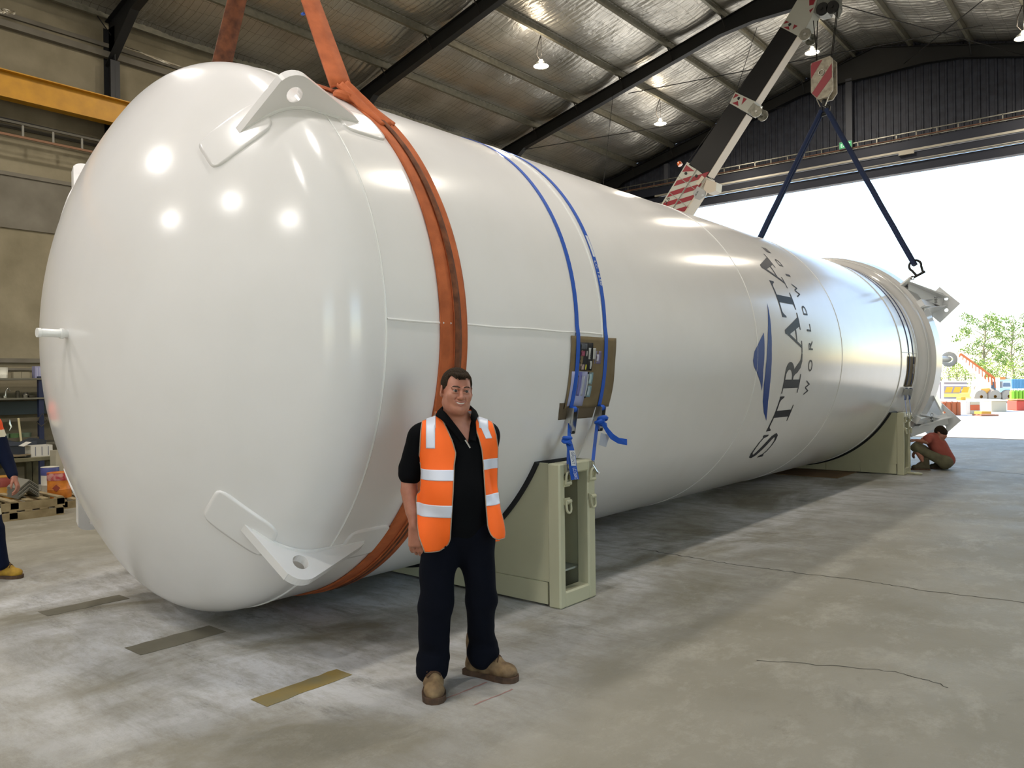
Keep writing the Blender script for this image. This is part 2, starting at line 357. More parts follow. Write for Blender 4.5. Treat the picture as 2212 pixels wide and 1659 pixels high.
# ================================================================ CEILING foil
def foil_material():
    m = bpy.data.materials.new('foil_insulation'); m.use_nodes = True; n = m.node_tree; b = n.nodes['Principled BSDF']; L = n.links
    tc = n.nodes.new('ShaderNodeTexCoord'); b.inputs['Metallic'].default_value = .82
    t = n.nodes.new('ShaderNodeTexNoise'); t.inputs['Scale'].default_value = .7; t.inputs['Detail'].default_value = 5; L.new(tc.outputs['Object'], t.inputs['Vector'])
    r = n.nodes.new('ShaderNodeValToRGB'); r.color_ramp.elements[0].color = (.40, .38, .34, 1); r.color_ramp.elements[1].color = (.72, .69, .63, 1)
    r.color_ramp.elements[0].position = .3; r.color_ramp.elements[1].position = .7; L.new(t.outputs['Fac'], r.inputs['Fac'])
    # fine safety mesh printed as thin wires
    br = n.nodes.new('ShaderNodeTexBrick'); br.inputs['Scale'].default_value = 1; br.inputs['Brick Width'].default_value = .3; br.inputs['Row Height'].default_value = .15
    br.offset = 0; br.inputs['Mortar Size'].default_value = .0035; br.inputs['Color1'].default_value = (1, 1, 1, 1); br.inputs['Color2'].default_value = (1, 1, 1, 1); br.inputs['Mortar'].default_value = (.35, .33, .3, 1)
    L.new(tc.outputs['Object'], br.inputs['Vector'])
    mx = n.nodes.new('ShaderNodeMix'); mx.data_type = 'RGBA'; mx.blend_type = 'MULTIPLY'; mx.inputs[0].default_value = 1
    L.new(r.outputs[0], mx.inputs[6]); L.new(br.outputs['Color'], mx.inputs[7]); L.new(mx.outputs[2], b.inputs['Base Color'])
    b.inputs['Roughness'].default_value = .36
    mp = n.nodes.new('ShaderNodeMapping'); mp.inputs['Scale'].default_value = (.8, 2.2, 1); L.new(tc.outputs['Object'], mp.inputs['Vector'])
    t2 = n.nodes.new('ShaderNodeTexNoise'); t2.inputs['Scale'].default_value = 4.5; t2.inputs['Detail'].default_value = 6; t2.inputs['Distortion'].default_value = 1.1; L.new(mp.outputs[0], t2.inputs['Vector'])
    v = n.nodes.new('ShaderNodeTexVoronoi'); v.inputs['Scale'].default_value = 5; L.new(mp.outputs[0], v.inputs['Vector'])
    ad = n.nodes.new('ShaderNodeMath'); ad.operation = 'MULTIPLY_ADD'; ad.inputs[1].default_value = .35; L.new(v.outputs['Distance'], ad.inputs[0]); L.new(t2.outputs['Fac'], ad.inputs[2])
    bu = n.nodes.new('ShaderNodeBump'); bu.inputs['Strength'].default_value = .55; bu.inputs['Distance'].default_value = .035
    L.new(ad.outputs[0], bu.inputs['Height']); L.new(bu.outputs[0], b.inputs['Normal']); return m
FOIL = foil_material()
PX = [RIDGE-.45-1.5*k for k in range(7)]; PXR = [RIDGE+.95+1.5*k for k in range(6)]
PUR = sorted([p-.1 for p in PX]+PXR)
def foil(xa, xb, name):
    ys = np.arange(YB, YF+.01, .05); nx = 96; xs = np.linspace(xa, xb, nx)
    Xg, Yg = np.meshgrid(xs, ys, indexing='ij')
    edges = np.array([XL]+PUR+[XR]); idx = np.clip(np.searchsorted(edges, Xg, side='right')-1, 0, len(edges)-2)
    a = edges[idx]; bb = edges[idx+1]; u = np.clip((Xg-a)/(bb-a), 0, 1)
    bay = np.minimum(np.abs((Yg-1.07) % 5.93), 5.93-np.abs((Yg-1.07) % 5.93))
    sag = 4*u*(1-u)
    ph = rng.rand(len(edges), len(ys)); per = .15
    rip = np.sin(2*np.pi*(Yg/per+.35*np.sin(Yg*2.1+idx*1.7)+.18*np.sin(Xg*3.3)))
    ampl = .010+.010*np.clip(np.sin(Yg*1.3+idx*2.2+Xg*.7), 0, 1)
    big = .03*np.sin(Yg*2*np.pi/1.35+idx*.9)
    rnd = rng.normal(0, 1, Xg.shape)*.0022
    Z = ZR+.20-SL*np.abs(Xg-RIDGE)-sag*(.085+big)-np.where(sag > 0, 1, 0)*(rip*ampl+rnd)*(.3+.7*sag)
    V = np.stack([Xg, Yg, Z], -1).reshape(-1, 3); ny = len(ys)
    i, j = np.meshgrid(np.arange(nx-1), np.arange(ny-1), indexing='ij'); q = i*ny+j
    Fc = np.stack([q, q+1, q+ny+1, q+ny], -1).reshape(-1, 4)
    me = bpy.data.meshes.new(name); me.vertices.add(len(V)); me.vertices.foreach_set('co', V.ravel())
    me.loops.add(Fc.size); me.loops.foreach_set('vertex_index', Fc.ravel().astype(np.int32))
    me.polygons.add(len(Fc)); me.polygons.foreach_set('loop_start', (np.arange(len(Fc))*4).astype(np.int32)); me.update(); me.validate()
    me.polygons.foreach_set('use_smooth', np.ones(len(Fc), dtype=bool)); me.materials.append(FOIL)
    o = bpy.data.objects.new(name, me); C.objects.link(o); return o
CE = foil(XL, RIDGE, 'ceiling'); struct(CE, 'left slope of the foil insulated roof')
CE2 = foil(RIDGE, XR, 'ceiling'); struct(CE2, 'right slope of the foil insulated roof')
rf = MB(); rf.prism([(XL-.3, YB-.2, zp(XL-.3)+.34), (RIDGE, YB-.2, ZR+.34), (XR+.3, YB-.2, zp(XR+.3)+.34), (XR+.3, YB-.2, zp(XR+.3)+.4), (RIDGE, YB-.2, ZR+.4), (XL-.3, YB-.2, zp(XL-.3)+.4)], (0, YF-YB+.5, 0))
struct(rf.build('trim_3', GALV), 'outer roof sheeting')
for x in PUR:
    z = zp(x); s = 1 if x < RIDGE else -1; p = MB()
    p.b2((x-.035, YB, z), (x+.035, YF-.05, z+.018)); p.b2((x-.035*s-.004, YB, z), (x-.035*s+.004, YF-.05, z+.2)); p.b2((x+.035*s-.004, YB, z), (x+.035*s+.004, YF-.05, z+.022))
    p.b2((x-.035, YB, z+.19), (x+.035, YF-.05, z+.2))
    p.build('purlin', mat('purlin_galv', '8c8878', .45, .5, noise=(8, .3, .7), col2='767264'), CE if x < RIDGE else CE2)
for y in (-4.86, 1.07, 7.0, 12.93, 18.85, YF-.18):
    r = MB(); D = .34
    for s in (-1, 1):
        xe = XL+.05 if s < 0 else XR-.05
        top = lambda x: zp(x)-.002
        # web with haunches at eave and ridge
        xa = xe; xb = xe-s*.0
        hx = xe-s*1.1; kx = RIDGE+s*2.2
        web = [(xe, y-.006, top(xe)-.85), (hx, y-.006, top(hx)-D), (kx, y-.006, top(kx)-D), (RIDGE+s*1.3, y-.006, 10.52), (RIDGE, y-.006, 10.50), (RIDGE, y-.006, ZR-.002), (xe, y-.006, top(xe))]
        r.prism(web, (0, .012, 0))
        for k in range(4):
            a, b = web[k], web[k+1]; r.bar((a[0], y, a[2]), (b[0], y, b[2]), .17, .014)
        a, b = web[6], web[5]; r.bar((a[0], y, a[2]), (b[0], y, b[2]), .17, .014)
        xc = XL if s < 0 else XR-.3
        r.b2((xc, y-.09, 0), (xc+.014, y+.09, top(xc)-.1)); r.b2((xc+.286, y-.09, 0), (xc+.3, y+.09, top(xe)-.8)); r.b2((xc, y-.006, 0), (xc+.3, y+.006, top(xc)-.1))
    for x in PUR:   # fly braces
        if abs(x-RIDGE) > 1.2:
            r.bar((x, y-.28, zp(x)+.02), (x, y, zp(x)-.3), .03, .006)
    o = r.build('portal_frame', STEELD, CE)
# bracing rods
for a, b in ((onY(1325, 200, 18.8), onY(1303, 400, 18.5)),):
    MB().cyl(a, b, .008, 6).build('droop_wire', ROPE, CE)
MB().cyl((-11.3, 18.85, 9.62), (-3.2, 21.4, 9.95), .012, 6).cyl((-6.0, 18.9, 10.5), (-2.6, 24.5, 10.0), .012, 6).cyl((-2.0, 18.9, 10.0), (-5.6, 24.4, 10.6), .012, 6).cyl((-15, 18.85, 8.8), (-9, 24.5, 10.2), .012, 6).build('brace_rod', ROPE, CE2)
MB().cyl(onY(1635, 60, 18.7), onY(1588, 205, 18.7), .007, 6).build('droop_wire', ROPE, CE)

# ================================================================ TANK
from mathutils.geometry import tessellate_polygon
TR, TX, TZ = 1.926, -5.37, 2.031
def TP(Y, phi, r=TR): a = math.radians(phi); return Vector((TX+r*math.cos(a), Y, TZ+r*math.sin(a)))
HP = []     # head profile, torispherical: (radius, Y)
_L, _rk, _s = 3.0, .34, .09
_h = math.sqrt((_L-_rk)**2-(TR-_rk)**2); _a = math.asin((TR-_rk)/(_L-_rk))
HP.append((TR, 3.03)); HP.append((TR, 3.03-_s))
for t in np.linspace(0, math.pi/2-_a, 20)[1:]: HP.append((TR-_rk+_rk*math.cos(t), 3.03-_s-_rk*math.sin(t)))
for t in np.linspace(_a, 0, 44)[1:]: HP.append((_L*math.sin(t), 3.03-_s-(_L-_h)+_L-_L*math.cos(t)))
HPa = np.array(HP); ARC = np.concatenate([[0], np.cumsum(np.hypot(*np.diff(HPa, axis=0).T))])
def hsurf(s, off=0):      # arc distance from the head weld (positive into head, negative along shell) -> (r, Y)
    if s < 0: return TR+off, 3.03-s
    r = np.interp(s, ARC, HPa[:, 0]); y = np.interp(s, ARC, HPa[:, 1]); r2 = np.interp(s+.01, ARC, HPa[:, 0]); y2 = np.interp(s+.01, ARC, HPa[:, 1])
    d = np.array([r2-r, y2-y]); d = d/np.linalg.norm(d); return r-d[1]*off, y+d[0]*off
tank = thing('storage_tank', 'huge glossy white horizontal cylindrical tank with domed end and blue lettering', 'tank', (TX, 9.5, 0))
def revolve(name, prof, m, parent, n=256, smooth=True):
    V = []; 
    for r, y in prof:
        for k in range(n):
            a = 2*math.pi*k/n; V.append((TX+max(r, 1e-4)*math.cos(a), y, TZ+max(r, 1e-4)*math.sin(a)))
    Fc = [(i*n+k, (i+1)*n+k, (i+1)*n+(k+1) % n, i*n+(k+1) % n) for i in range(len(prof)-1) for k in range(n)]
    return mesh(name, V, Fc, m, parent, smooth)
revolve('domed_head', HP[::-1], TANKW, tank)
revolve('shell', [(TR, y) for y in np.linspace(3.03, 15.72, 18)], TANKW, tank)
sk = [(TR, 15.72), (TR+.004, 15.78), (1.95, 15.86), (1.99, 15.93), (2.02, 15.97), (2.035, 16.02), (2.045, 16.08), (2.058, 16.15), (2.14, 16.75)]
revolve('end_skirt', sk+[(2.11, 16.75), (2.09, 16.2), (1.8, 16.2)], TANKW, tank)
revolve('rear_head', [(1.85, 16.1), (1.8, 16.35), (1.5, 16.62), (1.0, 16.78), (.5, 16.86), (0, 16.88)], TANKW, tank)
def weld(Y, r=.006, R=TR, name='weld_seam'):
    MB().ring((TX, Y, TZ), (0, 1, 0), R+r*.15, r, n=200, m=6).build(name, WELDW, tank, True)
for Y, r in ((3.03, .007), (5.30, .008), (8.42, .005), (11.4, .005), (14.62, .010), (15.72, .005)): weld(Y, r)
weld(16.07, .010, 2.043)
MB().tube([TP(y, 1.2+.08*math.sin(y*9), TR) for y in np.linspace(3.04, 5.29, 30)], .008, 6).build('weld_seam', WELDW, tank, True)
MB().tube([TP(y, 2.9, TR) for y in np.linspace(14.63, 15.7, 12)], .008, 6).build('weld_seam', WELDW, tank, True)

def prism_h(mb, outer, holes, vec, mi=0):
    loops = [[Vector(p) for p in outer]]+[[Vector(p) for p in h] for h in holes]
    flat = [p for l in loops for p in l]; tr = tessellate_polygon(loops); v = Vector(vec); n = len(flat)
    Fc = [tuple(t) for t in tr]+[tuple(n+i for i in t[::-1]) for t in tr]; b = 0
    for l in loops:
        m_ = len(l); Fc += [(b+i, b+(i+1) % m_, n+b+(i+1) % m_, n+b+i) for i in range(m_)]; b += m_
    return mb.add(flat+[p+v for p in flat], Fc, mi)
def recalc(o):
    bm = bmesh.new(); bm.from_mesh(o.data); bmesh.ops.recalc_face_normals(bm, faces=bm.faces); bm.to_mesh(o.data); bm.free(); return o
def pad(s0, s1, phi, wd, off=.012):
    n = 18; V = []
    def pt(u, v, o):
        k = 1-.13*min(1, abs(u*v))**5
        s = (s0+s1)/2+(s1-s0)/2*u*k; r, y = hsurf(s, o); dphi = math.degrees(wd/2*v*k/max(r, .5)); return TP(y, phi+dphi, r)
    g = np.linspace(-1, 1, n)
    V = [pt(u, v, off) for u in g for v in g]; Fc = [(i*n+j, i*n+j+1, (i+1)*n+j+1, (i+1)*n+j) for i in range(n-1) for j in range(n-1)]
    bd = [(i, 0) for i in range(n)]+[(n-1, j) for j in range(1, n)]+[(i, n-1) for i in range(n-2, -1, -1)]+[(0, j) for j in range(n-2, 0, -1)]
    b = len(V); V += [pt(g[i]*1.03, g[j]*1.03, -.004) for i, j in bd]
    for q in range(len(bd)):
        i, j = bd[q]; i2, j2 = bd[(q+1) % len(bd)]; Fc.append((i*n+j, i2*n+j2, b+(q+1) % len(bd), b+q))
    return V, Fc
def head_lug(phi):
    out = [(2.525, 1.60), (2.56, 1.655), (2.668, 2.045)]
    hc = (2.785, 1.995); out += [(hc[0]+.125*math.cos(a), hc[1]+.115*math.sin(a)) for a in np.linspace(math.radians(155), math.radians(72), 9)]
    out += [(3.25, 1.968), (3.29, 1.95), (3.30, 1.905), (2.98, 1.905), (2.88, 1.895), (2.80, 1.86), (2.72, 1.79), (2.64, 1.68), (2.58, 1.59)]
    hole = [(hc[0]+.05*math.cos(a), hc[1]-.01+.05*math.sin(a)) for a in np.linspace(0, 2*math.pi, 20, endpoint=False)]
    a = math.radians(phi); t = Vector((-math.sin(a), 0, math.cos(a)))
    f = lambda p: TP(p[0], phi, p[1])-t*.03
    o = recalc(prism_h(MB(), [f(p) for p in out], [[f(p) for p in hole[::-1]]], t*.06).build('lifting_lug', TANKW, tank))
    bv = o.modifiers.new('b', 'BEVEL'); bv.width = .005; bv.segments = 2; bv.limit_method = 'ANGLE'
    for s0, s1, wd in ((.38, .82, .27), (-.44, -.10, .30)):
        V, Fc = pad(s0, s1, phi, wd); recalc(mesh('pad_plate', V, Fc, TANKW, o, True))
        V, Fc = None, None
    P = [TP(*(lambda q: (q[1], phi+1.0, q[0]))(hsurf(s, .006))) for s in np.linspace(-.26, .52, 24)]
    MB().tube(P, .011, 6).build('fillet_weld', WELDW, o, True)
    P = [TP(*(lambda q: (q[1], phi-1.0, q[0]))(hsurf(s, .006))) for s in np.linspace(-.26, .52, 24)]
    MB().tube(P, .011, 6).build('fillet_weld', WELDW, o, True)
for ph in (45, -45, 135, 225): head_lug(ph)
nz = MB(); nz.lathe([(0, .0), (.030, .0), (.030, .02), (.022, .022), (.026, .03), (.026, .13), (.034, .135), (.034, .15), (.028, .16), (.028, .22)], (-5.42, 1.90, 2.045), (0, 1, 0), 18)
nz.build('end_nozzle', WELDW, tank, True)
# bevelled gap plates: legs at the far end, each with base plate
def far_leg(phi, tex=None, size=.36, yp=17.55):
    a = math.radians(phi); rad = Vector((math.cos(a), 0, math.sin(a))); tan = Vector((-math.sin(a), 0, math.cos(a)))
    c = Vector((TX, 0, TZ))+rad*2.24
    o = MB()
    # base plate: square standing on its corner, with four holes
    S = size; dg = [Vector((0, 0, S)), Vector((S, 0, 0)), Vector((0, 0, -S)), Vector((-S, 0, 0))]
    cc = Vector((c.x, yp, c.z)); holes = []
    for hx, hz in ((.32, .32), (.32, -.32), (-.32, .32), (-.32, -.32)):
        hcn = cc+Vector((hx*S, 0, hz*S)); holes.append([hcn+Vector((.035*math.cos(t), 0, .035*math.sin(t))) for t in np.linspace(0, 2*math.pi, 12, endpoint=False)])
    leg = MB()
    root = cc-rad*.34
    R = Matrix((rad, Vector((0, 1, 0)), tan)).transposed()
    leg.box(cc-rad*.16+Vector((0, -.62, 0)), (.22, 1.2, .14), R, bev=.008)
    lo = leg.build('leg', LEGW, tank)
    recalc(prism_h(MB(), [cc+d for d in dg], holes, (0, .025, 0)).build('base_plate', LEGW, lo))
    for sgn in (-1, 1):
        g = [cc-rad*.28+tan*sgn*.09+Vector((0, 0, 0)), cc+rad*.12+tan*sgn*.09, cc+rad*.02+tan*sgn*.09+Vector((0, -.45, 0)), cc-rad*.1+tan*sgn*.09+Vector((0, -1.0, 0)), cc-rad*.4+tan*sgn*.09+Vector((0, -1.1, 0))]
        MB().prism(g, tan*.012).build('gusset', LEGW, lo)
    br = cc-rad*.1; 
    MB().tube([br+Vector((0, -.06, 0)), cc-rad*.75+tan*.55+Vector((0, -.75, 0))], .055, 10).build('brace', LEGW, lo, True)
    if tex:
        V, Fc = text_mesh(tex, .09); 
        V2 = [cc-rad*.05+Vector((.075+v[1]*.8, -.63, .14-v[0])) for v in V]
        mesh('stencil_mark', V2, Fc, STEELD, lo)
    return lo
far_leg(29.5, '288'); far_leg(-32, 'CG8', .44, 17.35); far_leg(150.5); far_leg(212)
lg = [o_ for o_ in tank.children if o_.name.startswith('leg')]
MB().bar(onY(2008, 832, 16.5), onY(2036, 888, 17.33), .20, .03, (1, .3, 0)).build('strut', LEGW, lg[1])
MB().bar(onY(1966, 932, 16.5), onY(2046, 904, 17.34), .02, .22, (0, 0, 1)).build('gusset', LEGW, lg[1])
MB().bar(onY(1972, 920, 16.5), onY(2046, 900, 17.34), .26, .015, (0, 0, 1)).build('stiffener', LEGW, lg[1])
MB().bar(onY(1962, 622, 16.5), onY(2036, 648, 17.54), .02, .26, (0, 0, 1)).build('gusset', LEGW, lg[0])
MB().bar(onY(1956, 612, 16.5), onY(2036, 644, 17.54), .28, .015, (0, 0, 1)).build('stiffener', LEGW, lg[0])
MB().bar(onY(1996, 668, 16.5), onY(2014, 690, 17.5), .20, .02, (1, 0, 0)).build('strut', LEGW, lg[0])
cd = MB().cyl((-3.42, 17.0, 1.30), (-3.30, 17.35, .95), .05, 10)
fc = onY(2050, 776, 17.9)
pn = MB().ring(tuple(fc), (0, 1, 0), .11, .045, 24, 8, sy=1).cyl((fc[0]-.1, 16.6, fc[2]), (fc[0], 17.85, fc[2]), .06, 14); pn.build('pipe_nozzle', LEGW, tank, True)
# far lifting lugs
for s in (-1, 1):
    c = Vector((TX+s*1.66, 16.42, TZ+1.52)); rad = Vector((s*.737, 0, .676)); b = MB()
    b.prism([c-rad*.2+Vector((0, -.16, 0)), c+rad*.02+Vector((0, -.09, 0)), c+rad*.09, c+rad*.02+Vector((0, .09, 0)), c-rad*.2+Vector((0, .16, 0))], Vector((-.676*s, 0, .737))*.03)
    b.build('lifting_lug', WELDW, tank)

# ---- lettering, wrapped on the shell
INK = mat('charcoal_vinyl', '1b1d28', .5, spec=.25); LBLUE = mat('blue_vinyl', '143c8a', .5, spec=.25)
def wrap(polys, name, m, r=TR+.003, parent=tank, holes=None):
    bm = bmesh.new()
    for P in polys:
        loops = P if isinstance(P[0][0], (list, tuple)) else [P]
        L3 = [[Vector((p[0], p[1], 0)) for p in l] for l in loops]; flat = [p for l in L3 for p in l]
        vs = [bm.verts.new(p) for p in flat]
        for t in tessellate_polygon(L3):
            try: bm.faces.new([vs[i] for i in t])
            except ValueError: pass
    lo = min(v.co.x for v in bm.verts); hi = max(v.co.x for v in bm.verts); u = math.ceil(lo/1.5)*1.5
    while u < hi:
        bmesh.ops.bisect_plane(bm, geom=bm.verts[:]+bm.edges[:]+bm.faces[:], plane_co=(u, 0, 0), plane_no=(1, 0, 0)); u += 1.5
    for v in bm.verts: v.co = TP(v.co.y, v.co.x, r)
    bmesh.ops.recalc_face_normals(bm, faces=bm.faces)
    for f in bm.faces:
        c = f.calc_center_median()
        if f.normal.dot(Vector((c.x-TX, 0, c.z-TZ))) < 0: f.normal_flip()
    me = bpy.data.meshes.new(name); bm.to_mesh(me); bm.free(); me.materials.append(m); o = bpy.data.objects.new(name, me); C.objects.link(o); par(o, parent)
    s = o.modifiers.new('s', 'SOLIDIFY'); s.thickness = .0015; s.offset = 1
    return o
def stroke(P, W):
    P = [np.array(p, float) for p in P]; l = []; r = []
    for i, p in enumerate(P):
        t = P[min(i+1, len(P)-1)]-P[max(i-1, 0)]; t = t/np.linalg.norm(t); nn = np.array([-t[1], t[0]]); ww = (W[i] if isinstance(W, (list, tuple)) else W)/2
        l.append(tuple(p+nn*ww)); r.append(tuple(p-nn*ww))
    return [(l[i], l[i+1], r[i+1], r[i]) for i in range(len(P)-1)]
def arcp(cx, cy, rx, ry, a0, a1, n=14): return [(cx+rx*math.cos(math.radians(a)), cy+ry*math.sin(math.radians(a))) for a in np.linspace(a0, a1, n)]
GL = {
 'T': [[(0, 1), (0, .76), (.035, .76), (.10, .90), (.16, .94), (.84, .94), (.90, .90), (.965, .76), (1, .76), (1, 1)], [(.40, .0), (.60, 0), (.60, .95), (.40, .95)], [(.26, 0), (.74, 0), (.74, .035), (.60, .06), (.40, .06), (.26, .035)]],
 'A': [[(.44, 1.0), (.53, 1.0), (.92, 0), (.68, 0), (.415, .80)], [(.415, .86), (.47, .80), (.17, .02), (.11, .02)], [(.24, .30), (.62, .30), (.60, .355), (.26, .355)], [(0, 0), (.30, 0), (.30, .04), (0, .04)], [(.58, 0), (1.02, 0), (1.02, .04), (.58, .04)]],
 'R': [[(.13, 0), (.34, 0), (.34, 1), (.13, 1)], [(0, 0), (.48, 0), (.48, .04), (0, .04)], [(0, .96), (.3, .96), (.3, 1), (0, 1)]]
      + stroke([(.30, .975)]+arcp(.42, .735, .26, .235, 88, -88, 18)+[(.30, .50)], [.05, .06]+[.06+.13*math.sin(math.pi*i/17) for i in range(18)]+[.05])
      + stroke([(.42, .50), (.52, .44), (.60, .30), (.70, .14), (.82, .05), (1.0, .02)], [.06, .14, .19, .17, .10, .04]),
 'S': stroke([(.93, .80), (.86, .91), (.70, .975), (.50, .985), (.30, .95), (.17, .85), (.14, .74), (.22, .63), (.40, .545), (.62, .46), (.82, .36), (.90, .25), (.84, .12), (.68, .03), (.48, .012), (.26, .04), (.12, .14), (.06, .27)],
             [.03, .045, .05, .05, .07, .12, .16, .19, .20, .20, .19, .15, .12, .07, .045, .05, .04, .03])
      + [[(.90, .70), (.95, .70), (.96, 1.0), (.91, 1.0), (.84, .90)], [(.03, 0), (.08, 0), (.16, .1), (.09, .30), (.03, .30)]],
}
for ch, a0, a1 in (('S', -43.8, -31.2), ('T', -30.1, -16.4), ('R', -15.3, -.6), ('A', -.4, 14.3), ('T', 12.1, 26.3), ('A', 24.6, 40.6)):
    wrap([[(a0+(a1-a0)*x, 9.815-.535*y) for x, y in P] for P in GL[ch]], 'letter', INK)
for ch, a0, a1 in (('W', -16.3, -10.6), ('O', -7.2, -2.9), ('R', .8, 4.4), ('L', 7.9, 10.9), ('D', 14.3, 18.0), ('W', 21.4, 27.2), ('I', 30.9, 31.8), ('D', 35.9, 39.6), ('E', 43.4, 46.6)):
    V, Fc = text_mesh(ch, 1); xs = [v[0] for v in V]; ys = [v[1] for v in V]
    g = lambda v: (a0+(a1-a0)*(v[0]-min(xs))/(max(xs)-min(xs)), 10.19-.14*(v[1]-min(ys))/(max(ys)-min(ys)))
    wrap([[g(V[i]) for i in f] for f in Fc], 'letter', INK)
tri = [(-3.9, 8.30), (-.9, 8.33), (2.2, 8.46), (5.5, 8.61), (5.5, 8.615), (0, 8.61), (-7, 8.60), (-13.9, 8.66), (-11, 8.57), (-8, 8.44), (-5.6, 8.33)]
wrap([tri], 'logo_triangle', LBLUE)
wrap([[(16.2, 8.90), (10, 8.80), (5, 8.73), (0, 8.69), (-6, 8.67), (-12, 8.685), (-18, 8.78), (-22, 8.92), (-25.3, 9.1), (-22.5, 9.03), (-18, 8.93), (-12, 8.86), (-6, 8.83), (0, 8.82), (6, 8.84), (11, 8.87)]], 'logo_blade', LBLUE)

# ================================================================ CRADLES
cr = thing('tank_cradle', 'cream steel cradle under the tank just behind the standing man', 'cradle', (TX, 4.96, 0), group='steel cradles carrying the tank')
def cradle_parts(cr, Y0, Y1):
    for s in (1, -1):
        X = lambda x: TX+s*(x-TX) if s < 0 else x
        e = MB(); 
        for y0, y1, z0, z1 in ((Y0, Y0+.075, 0, 1.085), (Y1-.10, Y1, 0, 1.085), (Y0+.07, Y1-.09, 0, .12), (Y0+.07, Y1-.09, 1.0, 1.085)):
            xa, xb = sorted((X(-3.575), X(-3.46))); e.b2((xa, y0, z0), (xb, y1, z1), bev=.012)
        e.build('end_frame', CREAM, cr)
        xa, xb = sorted((X(-3.95), X(-3.94))); MB().b2((xa, Y0+.02, .02), (xb, Y1-.02, .75)).b2((xa, Y0+.02, .22), (X(-3.60) if s > 0 else xb, Y1-.02, .235) if s > 0 else (X(-3.60), Y1-.02, .235)).build('inner_web', CREAMD, cr)
        for y, z in ((Y0+.085, .935), (Y1-.065, .935), (Y0+.085, .80), (Y1-.065, .80)):
            b = MB(); x = X(-3.455); sg = s
            b.cyl((x+sg*.014, y-.03, z), (x+sg*.014, y+.03, z), .016, 12); b.box((x, y, z), (.012, .07, .05))
            b.build('ring_bracket', CREAM, cr, True)
            u = 1 if z > .9 else -1; q = MB(); w_ = .028; L = .085
            P = [(x+sg*.014, y-w_, z), (x+sg*.02, y-w_, z+u*L*.7), (x+sg*.022, y-w_*.7, z+u*L*.92), (x+sg*.022, y, z+u*L), (x+sg*.022, y+w_*.7, z+u*L*.92), (x+sg*.02, y+w_, z+u*L*.7), (x+sg*.014, y+w_, z)]
            q.tube(P, .010, 8, closed=True); q.build('lashing_ring', CREAM, cr, True)
    for y in (Y0+.012, Y1-.022):
        n = 40; a0 = math.degrees(math.asin(-(TZ-1.085)/1.962)); top = [(TX+1.962*math.cos(math.radians(a)), y, TZ+1.962*math.sin(math.radians(a))) for a in np.linspace(a0, -180-a0, n)]
        MB().prism([(-3.575, y, .19), (-3.575, y, 1.085)]+top+[(2*TX+3.575, y, 1.085), (2*TX+3.575, y, .19)], (0, .01, 0)).build('side_plate', CREAM, cr)
        yb = y-.006 if y < Y0+.1 else y+.006
        for k in range(6):
            xa = -3.585-(k)*.6; xb = max(xa-.594, 2*TX+3.585)
            MB().b2((xb, yb, .02), (xa, yb+.012, .185)).build('base_strip', CREAM, cr)
    V = []; n = 60
    a0 = math.degrees(math.asin(-(TZ-1.085)/1.95))-.2
    b = MB(); pts = list(np.linspace(a0, -180-a0, n))
    V = [TP(y, a, r) for a in pts for (y, r) in ((Y0-.004, TR+.0005), (Y1+.004, TR+.0005), (Y1+.004, 1.963), (Y0-.004, 1.963))]
    Fc = [(4*i+k, 4*i+(k+1) % 4, 4*i+4+(k+1) % 4, 4*i+4+k) for i in range(n-1) for k in range(4)]+[(0, 1, 2, 3), (4*n-1, 4*n-2, 4*n-3, 4*n-4)]
    b.add(V, Fc); recalc(b.build('rubber_liner', RUB, cr, True))
cradle_parts(cr, 4.72, 5.20)
dup(cr, (TX, 15.02, 0), 'cream steel cradle under the far end of the tank beside the crouching man')
o = MB().b2((-5.9, 13.75, .0005), (-4.25, 14.8, .012)).build('plywood_sheet', mat('brown_plywood', '7c6348', .85, noise=(3, .3, .7), col2='6a543c')); tag(o, 'brown plywood sheet lying on the floor under the tank', 'sheet')
MB_ = MB().ring((-3.30, 15.03, .02), (0, 0, 1), .06, .018, 14, 6).cyl((-3.46, 15.03, .02), (-3.36, 15.03, .02), .02, 8)
tag(MB_.build('shackle', CREAM, None, True), 'cream shackle lying on the floor beside the far cradle', 'shackle')

